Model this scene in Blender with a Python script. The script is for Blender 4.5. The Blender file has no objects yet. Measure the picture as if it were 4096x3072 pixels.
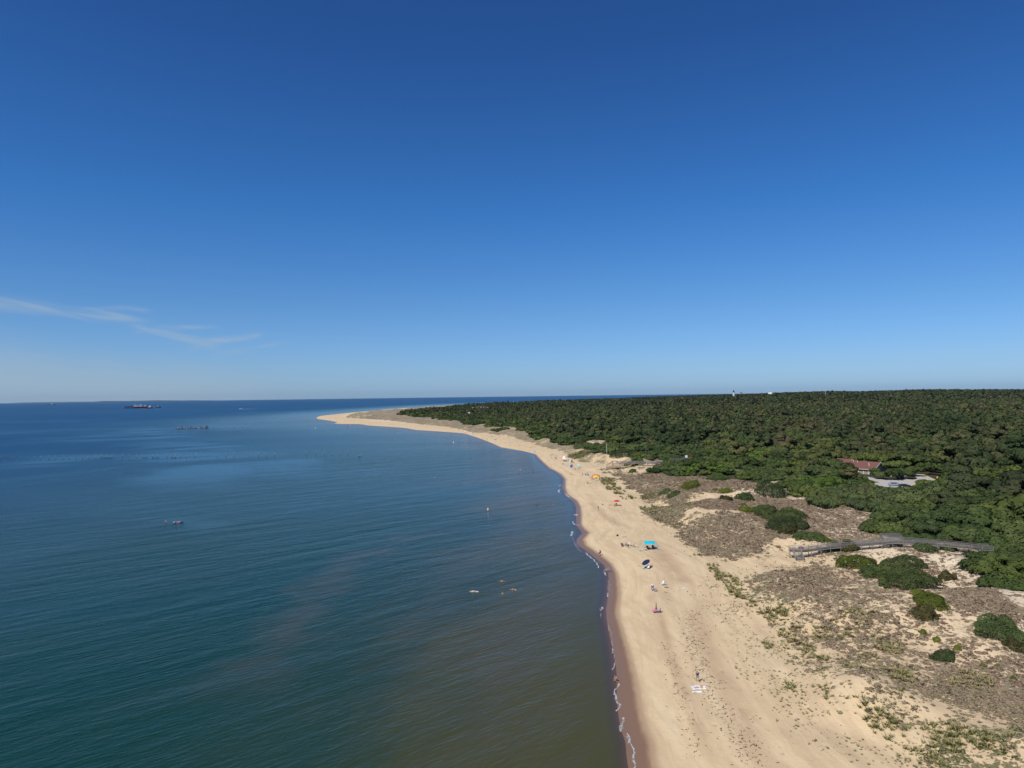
import bpy, bmesh, math, random
import numpy as np
from mathutils import Vector, Matrix
R = math.radians
rng = np.random.default_rng(7); random.seed(7)
scene = bpy.context.scene
COL = scene.collection

# ---------------------------------------------------------------- camera
F_PX, CAM_H = 2840.0, 46.0                       # focal length in pixels of the 4096 px wide photograph
PITCH, ROLL = math.atan(45.0 / F_PX), math.atan(53.0 / 4096)
f_ = Vector((0, math.cos(PITCH), math.sin(PITCH)))
r0, u0 = Vector((1, 0, 0)), Vector((0, -math.sin(PITCH), math.cos(PITCH)))
cr = r0 * math.cos(ROLL) + u0 * -math.sin(ROLL)
cu = u0 * math.cos(ROLL) + r0 * math.sin(ROLL)
cam_d = bpy.data.cameras.new('camera'); cam = bpy.data.objects.new('camera', cam_d); COL.objects.link(cam)
cam_d.sensor_width = 36.0; cam_d.lens = 36.0 * F_PX / 4096; cam_d.clip_start = 0.5; cam_d.clip_end = 90000
M = Matrix(((cr.x, cu.x, -f_.x, 0), (cr.y, cu.y, -f_.y, 0), (cr.z, cu.z, -f_.z, CAM_H), (0, 0, 0, 1)))
cam.matrix_world = M
scene.camera = cam

# ---------------------------------------------------------------- node helper
class NB:
    def __init__(s, nt): s.nt = nt; nt.nodes.clear()
    def n(s, t, **k):
        nd = s.nt.nodes.new(t)
        for a, v in k.items(): setattr(nd, a, v)
        return nd
    def put(s, sock, v):
        if isinstance(v, bpy.types.NodeSocket): s.nt.links.new(v, sock)
        elif v is not None:
            if isinstance(v, (tuple, list)) and len(v) == 3 and sock.type == 'RGBA': v = (*v, 1)
            sock.default_value = v
    def m(s, op, a, b=None, c=None, clamp=False):
        nd = s.n('ShaderNodeMath', operation=op, use_clamp=clamp)
        for i, v in enumerate((a, b, c)):
            if v is not None: s.put(nd.inputs[i], v)
        return nd.outputs[0]
    def mix(s, f, a, b, blend='MIX'):
        nd = s.n('ShaderNodeMix', data_type='RGBA', blend_type=blend)
        s.put(nd.inputs[0], f); s.put(nd.inputs[6], a); s.put(nd.inputs[7], b)
        return nd.outputs[2]
    def ramp(s, f, pts, interp='LINEAR'):
        nd = s.n('ShaderNodeValToRGB'); cr_ = nd.color_ramp; cr_.interpolation = interp
        while len(cr_.elements) < len(pts): cr_.elements.new(0.5)
        for e, (p, c) in zip(cr_.elements, pts):
            e.position = p; e.color = (c, c, c, 1) if not isinstance(c, tuple) else (*c, 1)
        s.put(nd.inputs[0], f); return nd.outputs[0]
    def noise(s, vec, scale, detail=3, rough=.5, dist=0, out=0):
        nd = s.n('ShaderNodeTexNoise')
        if vec is not None: s.put(nd.inputs['Vector'], vec)
        nd.inputs['Scale'].default_value = scale; nd.inputs['Detail'].default_value = detail
        nd.inputs['Roughness'].default_value = rough; nd.inputs['Distortion'].default_value = dist
        return nd.outputs[out]
    def smooth(s, x, a, b):
        nd = s.n('ShaderNodeMapRange', interpolation_type='SMOOTHSTEP')
        s.put(nd.inputs[0], x); nd.inputs[1].default_value = a; nd.inputs[2].default_value = b
        return nd.outputs[0]
    def mapping(s, vec, scale=(1, 1, 1), rot=(0, 0, 0), loc=(0, 0, 0)):
        if any(rot):                                 # turn first, stretch afterwards
            nd = s.n('ShaderNodeMapping'); s.put(nd.inputs[0], vec); nd.inputs[2].default_value = rot; vec = nd.outputs[0]
        nd = s.n('ShaderNodeMapping'); s.put(nd.inputs[0], vec)
        nd.inputs[1].default_value = loc; nd.inputs[3].default_value = scale
        return nd.outputs[0]
    def attr(s, name):
        return s.n('ShaderNodeAttribute', attribute_name=name).outputs['Fac']

# ---------------------------------------------------------------- world, sun, exposure
SUN_EL, SUN_AZ = R(52), R(222)                   # azimuth clockwise from +Y; the sun stands behind the camera to the left
world = bpy.data.worlds.new("World"); scene.world = world; world.use_nodes = True
b = NB(world.node_tree)
sky = b.n('ShaderNodeTexSky', sky_type='NISHITA', sun_disc=False, sun_elevation=SUN_EL, sun_rotation=SUN_AZ,
          altitude=0, air_density=1.0, dust_density=0.35, ozone_density=4.0)
gen = b.n('ShaderNodeTexCoord').outputs['Generated']
sep = b.n('ShaderNodeSeparateXYZ'); b.put(sep.inputs[0], gen)
el = b.m('ARCSINE', sep.outputs[2]); az = b.m('ARCTAN2', sep.outputs[0], sep.outputs[1])
# deeper blue high up, a pale band at the horizon
elx = b.m('DIVIDE', el, 0.75, clamp=True)
tint = b.ramp(elx, [(0.0, (0.50, 0.78, 1.34)), (0.05, (0.49, 0.73, 1.18)), (0.16, (0.40, 0.68, 1.04)), (0.34, (0.245, 0.62, 1.04)), (0.62, (0.20, 0.48, 0.88)), (1.0, (0.2, 0.46, 0.85))])
skyc = b.mix(1.0, sky.outputs[0], tint, 'MULTIPLY')
# thin cirrus, low on the left
def seg_mask(az1, el1, az2, el2, w1, w2):
    """soft wedge along a line on the sky, in radians of azimuth and elevation"""
    t = b.m('DIVIDE', b.m('SUBTRACT', az, az1), az2 - az1)
    line = b.m('MULTIPLY_ADD', t, el2 - el1, el1)
    wob = b.m('MULTIPLY_ADD', wn, 0.022, -0.011)
    dist = b.m('ABSOLUTE', b.m('SUBTRACT', b.m('ADD', el, wob), line))
    w = b.m('MAXIMUM', b.m('MULTIPLY_ADD', t, w2 - w1, w1), 0.0006)
    core = b.smooth(b.m('DIVIDE', dist, w), 1.0, 0.0)
    ends = b.m('MULTIPLY', b.smooth(t, -0.08, 0.12), b.smooth(t, 1.0, 0.8))
    return b.m('MULTIPLY', core, ends)
uv = b.n('ShaderNodeCombineXYZ'); b.put(uv.inputs[0], az); b.put(uv.inputs[1], el)
wv = b.mapping(uv.outputs[0], scale=(3.0, 9, 1), rot=(0, 0, R(12)))
wn = b.noise(wv, 2.2, 2, .5)
fib = b.noise(b.mapping(uv.outputs[0], scale=(5, 60, 1), rot=(0, 0, R(9))), 1.6, 5, .6, .6)
def aE(px, py): return math.atan((px - 2048) / F_PX), math.atan((1583 - (px - 2048) * .0129 - py) / math.hypot(F_PX, px - 2048))
masks = []
for (x1, y1, x2, y2, w1, w2, k) in [(-400, 1165, 660, 1290, .016, .009, .50), (200, 1222, 640, 1250, .003, .007, .30), (520, 1305, 900, 1395, .007, .012, .58),
                                    (540, 1325, 900, 1300, .008, .004, .48), (760, 1385, 1080, 1320, .012, .004, .58), (850, 1420, 1170, 1360, .007, .004, .28)]:
    a1, e1 = aE(x1, y1); a2, e2 = aE(x2, y2)
    masks.append(b.m('MULTIPLY', seg_mask(a1, e1, a2, e2, w1, w2), k))
veil = b.m('MULTIPLY', b.smooth(b.m('ADD', b.m('MULTIPLY_ADD', wn, .05, -.025), b.m('ADD', el, b.m('MULTIPLY', az, .16))), -0.005, -0.075), b.m('MULTIPLY', b.smooth(az, -.12, -.45), .50))
tot = masks[0]
for k_ in masks[1:] : tot = b.m('MAXIMUM', tot, k_)
tot = b.m('MULTIPLY', tot, b.m('MULTIPLY', b.smooth(fib, .25, .72), 1.15))
tot = b.m('ADD', tot, veil, clamp=True)
CLOUDC = (3.6, 4.7, 5.8)
skyc = b.mix(tot, skyc, CLOUDC)
bg = b.n('ShaderNodeBackground'); b.put(bg.inputs[0], skyc); bg.inputs[1].default_value = 0.10
out = b.n('ShaderNodeOutputWorld'); b.put(out.inputs[0], bg.outputs[0])

sun_d = bpy.data.lights.new('sun', 'SUN'); sun_d.energy = 4.0; sun_d.angle = R(0.53); sun_d.color = (1.0, 0.94, 0.85)
sun = bpy.data.objects.new('sun', sun_d); COL.objects.link(sun)
sdir = Vector((math.sin(SUN_AZ) * math.cos(SUN_EL), math.cos(SUN_AZ) * math.cos(SUN_EL), math.sin(SUN_EL)))
sun.rotation_euler = sdir.to_track_quat('Z', 'Y').to_euler(); sun.location = (0, 0, 200)
vs = scene.view_settings; vs.view_transform = 'Standard'; vs.look = 'None'; vs.exposure = 0.0; vs.gamma = 1.0; vs.use_curve_mapping = False
scene.cycles.max_bounces = 5; scene.cycles.diffuse_bounces = 2; scene.cycles.glossy_bounces = 2
scene.cycles.transparent_max_bounces = 8; scene.cycles.volume_bounces = 0

# ---------------------------------------------------------------- geometry helpers
def ray(px, py):
    x, y = (np.asarray(px, float) - 2048) / F_PX, (np.asarray(py, float) - 1536) / F_PX
    return (f_.x + cr.x * x - cu.x * y, f_.y + cr.y * x - cu.y * y, f_.z + cr.z * x - cu.z * y)
def unp(px, py, z=0.0):
    """point where the view through a photo pixel meets height z"""
    dx, dy, dz = ray(px, py); t = (z - CAM_H) / dz
    return dx * t, dy * t
def ss(x, a, b_): t = np.clip((x - a) / (b_ - a), 0, 1); return t * t * (3 - 2 * t)
def _h(ix, iy, s):
    n = (ix.astype(np.int64) * 374761393 + iy.astype(np.int64) * 668265263 + s * 2147483647) & 0xffffffff
    n = ((n ^ (n >> 13)) * 1274126177) & 0xffffffff
    return ((n ^ (n >> 16)) & 0xffffff) / float(0xffffff)
def vnoise(x, y, s=0):
    ix, iy = np.floor(x), np.floor(y); fx, fy = x - ix, y - iy
    fx = fx * fx * (3 - 2 * fx); fy = fy * fy * (3 - 2 * fy)
    a, b2, c, d = _h(ix, iy, s), _h(ix + 1, iy, s), _h(ix, iy + 1, s), _h(ix + 1, iy + 1, s)
    return a + (b2 - a) * fx + (c - a) * fy + (a - b2 - c + d) * fx * fy
def fbm(x, y, sc, octv=4, s=0, g=.5):
    x = np.asarray(x, float) / sc; y = np.asarray(y, float) / sc
    t = 0; a = 1; n = 0
    for o in range(octv):
        t = t + a * vnoise(x + 17.3 * o, y - 9.1 * o, s + o); n += a; a *= g; x = x * 2.03; y = y * 2.03
    return t / n
def polydist(x, y, P):
    """distance to an open polyline and the arc length of the nearest point"""
    x = np.asarray(x, float); y = np.asarray(y, float)
    best = np.full(x.shape, 1e18); arc = np.zeros(x.shape); L = 0
    for (x1, y1), (x2, y2) in zip(P[:-1], P[1:]):
        dx, dy = x2 - x1, y2 - y1; l2 = dx * dx + dy * dy + 1e-9
        t = np.clip(((x - x1) * dx + (y - y1) * dy) / l2, 0, 1)
        d = (x - x1 - t * dx) ** 2 + (y - y1 - t * dy) ** 2
        k = d < best; best = np.where(k, d, best); arc = np.where(k, L + t * math.sqrt(l2), arc); L += math.sqrt(l2)
    return np.sqrt(best), arc
def inside(x, y, P):
    x = np.asarray(x, float); y = np.asarray(y, float); c = np.zeros(x.shape, bool); n = len(P)
    for i in range(n):
        x1, y1 = P[i]; x2, y2 = P[(i + 1) % n]
        if y1 == y2: continue
        c ^= ((y1 > y) != (y2 > y)) & (x < (x2 - x1) * (y - y1) / (y2 - y1) + x1)
    return c
def W(pts, z=0.0): return [tuple(float(v) for v in unp(px, py, z)) for px, py in pts]

def mesh_np(name, V, Fq, mat=None, smooth=False, attrs=None, mats=None, midx=None):
    """one mesh object from numpy arrays; Fq is (m,3) or (m,4)"""
    me = bpy.data.meshes.new(name); V = np.asarray(V, np.float32); Fq = np.asarray(Fq, np.int32)
    m, k = Fq.shape
    me.vertices.add(len(V)); me.vertices.foreach_set('co', V.ravel())
    me.loops.add(m * k); me.loops.foreach_set('vertex_index', Fq.ravel())
    me.polygons.add(m); me.polygons.foreach_set('loop_start', np.arange(0, m * k, k, dtype=np.int32))
    me.polygons.foreach_set('loop_total', np.full(m, k, np.int32))
    if smooth: me.polygons.foreach_set('use_smooth', np.ones(m, bool))
    for an, av in (attrs or {}).items():
        a = me.attributes.new(an, 'FLOAT', 'POINT'); a.data.foreach_set('value', np.asarray(av, np.float32).ravel())
    if mat: me.materials.append(mat)
    for q in (mats or []): me.materials.append(q)
    if midx is not None: me.polygons.foreach_set('material_index', np.asarray(midx, np.int32))
    me.update(); me.validate()
    return me
def link(name, me, parent=None):
    o = bpy.data.objects.new(name, me); COL.objects.link(o)
    if parent is not None: o.parent = parent
    return o
def tag(o, label=None, cat=None, group=None, kind=None):
    if label: o['label'] = label
    if cat: o['category'] = cat
    if group: o['group'] = group
    if kind: o['kind'] = kind
    return o
def empty(name, loc, rz=0, label=None, cat=None, group=None):
    o = bpy.data.objects.new(name, None); COL.objects.link(o); o.location = loc; o.rotation_euler = (0, 0, rz)
    o.empty_display_size = .3
    return tag(o, label, cat, group)
MATS = {}
def mat(name, col, rough=.8, spec=.3, bump=0, bscale=4, var=0.0, metal=0, vscale=2.0):
    if name in MATS: return MATS[name]
    m = bpy.data.materials.new(name); m.use_nodes = True; q = NB(m.node_tree)
    bs = q.n('ShaderNodeBsdfPrincipled'); c = col
    oc = q.n('ShaderNodeTexCoord').outputs['Object']
    if var:
        nz = q.noise(oc, vscale, 4, .6)
        c = q.mix(nz, tuple(v * (1 - var) for v in col), tuple(min(1, v * (1 + var)) for v in col))
    q.put(bs.inputs['Base Color'], c); bs.inputs['Roughness'].default_value = rough; bs.inputs['Metallic'].default_value = metal
    bs.inputs['Specular IOR Level'].default_value = spec
    if bump:
        bp = q.n('ShaderNodeBump'); bp.inputs['Strength'].default_value = bump; q.put(bp.inputs['Height'], q.noise(oc, bscale, 4)); q.put(bs.inputs['Normal'], bp.outputs[0])
    o = q.n('ShaderNodeOutputMaterial'); q.put(o.inputs[0], bs.outputs[0])
    MATS[name] = m; return m
# ================================================================ shoreline and land
SHORE_PX = [(2600, 3400), (2555, 3200), (2540, 3072), (2528, 2967), (2510, 2919), (2498, 2860), (2484, 2750), (2472, 2660), (2462, 2600), (2450, 2544), (2442, 2506), (2432, 2470),
    (2428, 2437), (2438, 2377), (2441, 2316), (2438, 2289), (2423, 2262), (2387, 2232), (2351, 2205), (2320, 2184), (2311, 2160), (2338, 2133), (2320, 2114), (2311, 2099),
    (2311, 2060), (2311, 2029), (2298, 2005), (2262, 1978), (2254, 1951), (2257, 1918), (2241, 1899), (2216, 1883), (2196, 1874), (2175, 1855), (2155, 1836), (2139, 1817), (2079, 1803),
    (2000, 1790), (1968, 1775), (1923, 1757), (1855, 1734), (1783, 1728), (1661, 1720), (1620, 1712), (1550, 1707), (1471, 1702), (1444, 1697), (1336, 1695), (1349, 1689), (1313, 1682),
    (1268, 1676), (1265, 1670), (1281, 1664), (1381, 1653), (1471, 1645), (1575, 1635), (1661, 1630), (1720, 1626), (1800, 1620.5)]
SHORE = [(22, 30), (20, 60)] + W(SHORE_PX[2:], 0.0)
tx, ty = SHORE[-1]
SHORE += [(tx + 250, ty + 900), (900, 5600), (1800, 5300), (2600, 4600), (4200, 4300), (7000, 4000)]
LANDPOLY = SHORE + [(9000, 3000), (9000, 0), (300, -300), (22, -300)]
def shore_d(x, y):
    d, s = polydist(x, y, SHORE); ins = inside(x, y, LANDPOLY)
    return np.where(ins, d, -d), s
H2 = lambda L: [(2700 + x / 1.5845, 2200 + y / 1.5845) for x, y in L]
G2 = lambda L: [(2400 + x / 2.458, 1820 + y / 2.458) for x, y in L]
ZD = 3.0
TOE_PX = H2([(1750, 1700), (1640, 1480), (1550, 1382), (1400, 1260), (1150, 1170), (900, 1060), (740, 960), (660, 800), (600, 680), (540, 560), (430, 450), (300, 370), (255, 300), (262, 190), (300, 155), (400, 130), (560, 95), (700, 75), (765, 60)]) + \
    [(3165, 2228), (3120, 2222)] + G2([(1620, 1020), (1300, 1010), (980, 960), (850, 830), (740, 760), (640, 700), (550, 640), (480, 590), (410, 545), (500, 510), (620, 488), (560, 462), (460, 465), (430, 420), (350, 335), (280, 320), (230, 250), (170, 200), (0, 150)]) + \
    [(2385, 1885), (2410, 1874), (2440, 1868), (2450, 1850), (2400, 1856), (2336, 1845), (2303, 1840), (2279, 1820), (2227, 1796), (2200, 1791), (2127, 1771), (2072, 1752), (2014, 1739), (1946, 1732), (1878, 1725),
     (1833, 1714), (1770, 1703), (1697, 1698), (1620, 1689), (1553, 1682), (1471, 1676), (1381, 1670), (1392, 1660), (1471, 1650), (1560, 1640), (1661, 1632.5), (1720, 1628.5), (1800, 1623)]
TOE = [tuple(p) for p in W(TOE_PX, ZD - .8)]
tx2, ty2 = TOE[-1]
TOE_END = [(tx2 + 260, ty2 + 800), (950, 5500), (1800, 5200), (2600, 4500), (4200, 4200), (7000, 3900)]
TOE = [(120, 20), (90, 50)] + TOE[2:] + TOE_END
TOEPOLY = TOE + [(9000, 3000), (9000, 0), (300, -300), (120, -300)]
def toe_d(x, y):
    d, _ = polydist(x, y, TOE); return np.where(inside(x, y, TOEPOLY), d, -d)
FOR_PX = [(4300, 2500), (4096, 2400), (4024, 2378), (3986, 2345), (3975, 2322), (3892, 2298), (3858, 2279), (3844, 2241), (3844, 2205), (3910, 2190), (3850, 2176), (3720, 2160), (3600, 2150), (3520, 2132), (3450, 2112), (3390, 2075), (3375, 2052),
    (3262, 2012), (3240, 1990), (3190, 1965), (3120, 1930), (3030, 1920), (2965, 1900), (2970, 1880), (2930, 1870), (2915, 1895), (2850, 1908), (2750, 1903), (2650, 1892), (2640, 1880), (2690, 1866), (2700, 1856), (2600, 1848),
    (2538, 1832), (2443, 1817), (2380, 1796), (2354, 1790), (2300, 1772), (2221, 1766), (2200, 1758), (2152, 1750), (2110, 1741), (2059, 1726), (2000, 1714), (1968, 1708), (1901, 1698), (1869, 1688), (1765, 1676), (1711, 1671), (1629, 1660), (1600, 1648), (1680, 1640), (1760, 1634), (1830, 1626)]
FOREST = W(FOR_PX, 4.0); fx_, fy_ = FOREST[-1]
FOREST += [(fx_ + 300, fy_ + 500), (1000, 5350), (1800, 5100), (2600, 4400), (4200, 4100), (7000, 3800), (9000, 3000), (9000, 0), (400, -200), (140, 0)]
FOREST_EDGE = FOREST[:-3]
def forest_d(x, y):
    d, _ = polydist(x, y, FOREST_EDGE); return np.where(inside(x, y, FOREST), d, -d)
def forest_n(x, y):
    """signed distance into the woods with a ragged, gappy edge that breaks up with distance"""
    fd = forest_d(x, y); w = 34 * ss(y, 150, 240) + 71 * ss(y, 300, 520) - 40 * ss(y, 1400, 2000)
    p = (fbm(x, y, 15, 3, 123) - .5) * w * ss(np.abs(fd), 75, 15)
    return np.where(toe_d(x, y) > 12, fd + p, np.minimum(fd, -1))
LOT_PX = [(3200 + x / 2.469, 1780 + y / 2.469) for x, y in [(620, 305), (850, 347), (1000, 336), (1160, 334), (1130, 300), (1160, 285), (1225, 290), (1330, 338), (1450, 350), (1470, 366), (1330, 385), (1200, 425), (1130, 436), (700, 436), (640, 380), (600, 330)]]
LOT = W(LOT_PX, 4.6)
# (polygon, density of dune plants, greenness)
VEGP = [
    (H2([(480, 150), (700, 90), (1000, 70), (1200, 140), (1300, 300), (1050, 400), (750, 340), (560, 230)]), .66, .15),
    (H2([(1000, 70), (1200, 140), (1500, 270), (2212, 700), (2212, 900), (1700, 700), (1200, 450), (1050, 300)]), .50, 0),
    (H2([(1740, 240), (1900, 250), (2000, 350), (2212, 460), (2212, 500), (2000, 510), (1830, 450), (1700, 370)]), .88, .0),
    (H2([(1550, 780), (1750, 770), (2000, 800), (2400, 950), (2400, 1100), (2000, 980), (1750, 950), (1600, 880)]), .74, .3),
    (H2([(1750, 20), (1830, 100), (2050, 200), (2300, 330), (2300, 450), (1950, 330), (1760, 250), (1640, 110)]), .36, 0),
    (H2([(700, 600), (850, 590), (1080, 610), (1090, 650), (900, 640)]), .08, 0),
    (H2([(1230, 780), (1300, 800), (1380, 860), (1330, 880), (1230, 840)]), .08, 0),
    (H2([(1400, 950), (1700, 960), (1780, 1060), (1500, 1080), (1400, 1000)]), .15, 0),
    (H2([(1750, 1030), (2212, 1130), (2212, 1382), (1600, 1382), (1550, 1100)]), .45, .8),
    (G2([(1540, 1000), (1550, 940), (1850, 830), (2000, 820), (2212, 870), (2212, 1010), (1950, 1030), (1650, 1030)]), .12, 0),
    (G2([(740, 680), (900, 630), (1400, 600), (1600, 660), (1750, 760), (1700, 860), (1550, 960), (1300, 970), (1000, 930), (850, 800)]), .68, .1),
    (G2([(700, 640), (1000, 580), (1350, 570), (1400, 600), (1100, 632), (850, 650), (770, 690)]), .12, 0),
    (G2([(500, 510), (700, 465), (900, 470), (1000, 560), (850, 600), (600, 600)]), .72, .5),
    (G2([(900, 470), (1350, 400), (1900, 400), (2060, 460), (2212, 560), (2212, 760), (2000, 800), (1780, 760), (1600, 660), (1400, 590), (1000, 560)]), .86, 0),
    (G2([(1900, 480), (2212, 560), (2400, 700), (2400, 860), (2150, 700), (1950, 560)]), .6, 0),
    (G2([(820, 450), (1050, 402), (1530, 372), (1870, 365), (2120, 410), (2050, 424), (1850, 410), (1500, 400), (1200, 430), (900, 470)]), .10, 0),
    (G2([(230, 210), (600, 190), (1400, 190), (1700, 280), (1740, 330), (1500, 370), (1050, 390), (750, 430), (560, 380), (350, 330), (200, 250)]), .88, 0.08),
    (G2([(1580, 240), (1720, 245), (1760, 330), (1640, 320)]), .08, 0),
    (G2([(60, 130), (200, 100), (740, 95), (640, 140), (350, 175)]), .35, 0),
    (G2([(70, 30), (350, 15), (560, 40), (350, 60), (100, 60)]), .06, 0),
    (G2([(1250, 80), (1370, 85), (1350, 115), (1270, 110)]), .05, 0),
    (G2([(1960, 1010), (2212, 960), (2400, 990), (2500, 1040), (2350, 1100), (2212, 1040)]), .30, .1),
    ([(3410, 2190), (3440, 2208), (3580, 2232), (3560, 2200)], .05, 0),
    ([(3660, 2200), (3840, 2215), (3860, 2290), (3970, 2335), (3800, 2330), (3700, 2250)], .28, 0),
    ([(2200, 1796), (2290, 1818), (2420, 1800), (2440, 1850), (2340, 1848), (2280, 1824)], .55, .2),
    ([(2300, 1822), (2340, 1812), (2380, 1822), (2360, 1836), (2310, 1836)], .8, .9),
    ([(1380, 1664), (1420, 1655), (1480, 1656), (1500, 1668), (1420, 1672)], .7, .9),
]
VEGW = [(np.array(W(p, 3.6)), d, g) for p, d, g in VEGP]
def veg(x, y):
    A, B, td = 0, 0, toe_d(x, y)
    for k in range(4):
        a_, b_ = veg1(x, y, td, 5 + 20 * k); A = A + a_ / 4; B = B + b_ / 4
    return A, B, td
def veg1(x, y, td, sd_):
    """plant density and greenness on the dunes"""
    jx = (fbm(x, y, 6, 3, sd_) - .5); jy = (fbm(x, y, 6, 3, sd_ + 4) - .5)
    far = np.clip(np.hypot(x, y) / 250, .6, 4)
    X, Y = x + jx * 13 * far, y + jy * 13 * far
    rr = np.hypot(x, y)
    base = np.clip(.50 + ss(rr, 190, 320) * .27 + ss(rr, 600, 1100) * .2 + (fbm(x, y, 30, 3, 3) - .5) * .7, .03, 1)
    g = np.clip(.25 + .9 * (fbm(x, y, 22, 3, 31) - .5), 0, 1) * ss(td, 40, 4)
    base = np.where(rr < 190, base * ss(td, -1, 14), base)
    for P, d, gg in VEGW:
        k = inside(X, Y, P.tolist()); base = np.where(k, d, base); g = np.where(k, gg, g)
    edge = ss(td + (fbm(x, y, 5 , 3, 77) - .5) * 8, -1.5, 2.5)
    return base * edge, g
def hills(x, y):
    a = x / np.maximum(y, 1)
    tgt = np.interp(a, [-1, .0, .15, .235, .30, .34, .385, .45, .49, .56, .64, .72, .9], [0, 0, 0, 5, 10, 13, 18, 23, 19, 24, 22, 18.5, 18.5])
    return tgt * ss(y, 1300, 2900) + ss(y, 700, 1800) * 7 * (fbm(x, y, 330, 3, 40) - .45)
# boardwalk lines in world space (x, y, deck height)
def wline(L): return [(*[float(v) for v in unp(px, py, z)], z) for px, py, z in L]
BW1 = wline([(3158, 2201, 3.9), (3215, 2203, 3.9), (3324, 2188, 4.7), (3452, 2178, 5.5), (3584, 2167, 6.3), (3655, 2171, 6.3), (3778, 2180, 5.9), (3900, 2192, 5.4), (3965, 2198, 5.0)])
BW2 = wline([(2466, 1852, 5.2), (2545, 1852, 5.2), (2623, 1852, 5.3), (2675, 1847, 5.7), (2721, 1840, 6.2), (2743, 1838, 6.4), (2786, 1843, 6.2), (2830, 1848, 6.0)])
def near_path(x, y, P, w):
    d, s = polydist(x, y, [p[:2] for p in P]); L = [0]
    for a_, b_ in zip(P[:-1], P[1:]): L.append(L[-1] + math.dist(a_[:2], b_[:2]))
    return ss(d, w * 2.2, w * .8), np.interp(s, L, [p[2] for p in P])
def ground(x, y, d=None, td=None):
    x = np.asarray(x, float); y = np.asarray(y, float)
    if d is None: d, _ = shore_d(x, y)
    if td is None: td = toe_d(x, y)
    z = np.where(d < 0, np.maximum(-5, d * .07), np.minimum(d, 12) * .11 + np.clip(d - 12, 0, 60) * .008)
    berm = .12 * np.sin(np.clip(d, 0, 60) * .35) * ss(d, 6, 14)
    fd = np.clip(td, 0, 400)
    n1 = fbm(x, y, 34, 3, 60); n2 = fbm(x, y, 11, 3, 61); n3 = fbm(x, y, 3.2, 2, 62)
    dune = ss(fd, -1, 14) * (1.0 + 4.2 * ss(n1, .32, .75) + 1.0 * (n2 - .5) + .5 * (n3 - .5))
    dune = dune * (1 - .45 * ss(fd, 40, 80))
    small = (n3 - .5) * .16 * ss(d, 8, 20)
    Z = z + berm + dune + small + hills(x, y) * ss(d, 20, 300)
    for P_, w_, low in ((BW1, 4.5, 1.35), (BW2, 7.0, 1.5)):
        k_, dz_ = near_path(x, y, P_, w_); Z = Z + (dz_ - low - Z) * k_
    k_ = ss(np.hypot(x - BW1[0][0], y - BW1[0][1]), 9, 3); Z = Z + (2.05 - Z) * k_
    k_ = ss(np.hypot(x - BW2[0][0] + 3, y - BW2[0][1]), 16, 8); Z = Z + (2.2 - Z) * k_
    ld_, _ = polydist(x, y, LOT + LOT[:1]); ld_ = np.where(inside(x, y, LOT), 0, ld_); Z = Z + (4.5 - Z) * ss(ld_, 14, 3)
    k_ = ss(np.hypot(x - 176, y - 368), 34, 24); return Z + (4.5 - Z) * k_
def gz(x, y): return float(ground(np.array([x]), np.array([y]))[0])
def G(px, py, dz=0.0):
    """ground point seen through a photo pixel"""
    z = 2.0
    for _ in range(7):
        x, y = unp(px, py, z); x, y = float(x), float(y); z = .5 * z + .5 * gz(x, y) + 0
    x, y = unp(px, py, z); return Vector((float(x), float(y), gz(float(x), float(y)) + dz))
def S(px, py): x, y = unp(px, py, 0.0); return Vector((float(x), float(y), 0.0))

# ---------------------------------------------------------------- the land sheet
NT, NR = 860, 900
th = np.linspace(R(-34), R(62), NT); rr_ = 34 * (9000 / 34) ** np.linspace(0, 1, NR)
TH, RR = np.meshgrid(th, rr_); LX = (RR * np.sin(TH)).ravel(); LY = (RR * np.cos(TH)).ravel()
ld, ls = shore_d(LX, LY); vg, gg, ltd = veg(LX, LY); LZ = ground(LX, LY, ld, ltd)
STREAKS = [([(2760, 2380), (2787, 2450), (2862, 2675), (2956, 2825), (3031, 3012), (3080, 3100)], 2.0), ([(2620, 2380), (2648, 2480), (2694, 2637), (2742, 2750), (2787, 2862), (2843, 3012), (2880, 3100)], .9),
           ([(2560, 2150), (2640, 2200), (2700, 2280), (2740, 2350)], 3.0), ([(2350, 1990), (2420, 2060), (2490, 2110)], 1.6)]
brown = np.zeros(LX.shape)
for pts, w in STREAKS:
    dd, aa = polydist(LX, LY, W(pts, 1.6)); L = aa.max()
    k = np.exp(-(dd / w) ** 2) * ss(aa, 0, L * .2) * ss(aa, L * 1.001, L * .85)
    brown = np.maximum(brown, k * (.45 + .9 * fbm(LX, LY, 4, 4, 12)))
wet = 1.0 * (.6 + .8 * fbm(ls, ls * 0, 22, 2, 5)) * ss(np.hypot(LX, LY), 420, 95) + .5
wetk = ss(ld, wet * 2.5, wet * .5)
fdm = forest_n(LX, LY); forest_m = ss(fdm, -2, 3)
idx = np.arange(NT * NR).reshape(NR, NT)
Q = np.stack([idx[:-1, :-1], idx[:-1, 1:], idx[1:, 1:], idx[1:, :-1]], -1).reshape(-1, 4)[:, ::-1]
keep = (ld[Q].max(1) > -70)
Q = Q[keep]; used = np.zeros(len(LX), bool); used[Q.ravel()] = True; remap = np.cumsum(used) - 1
V = np.stack([LX, LY, LZ], 1)[used]; Q = remap[Q]

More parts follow.
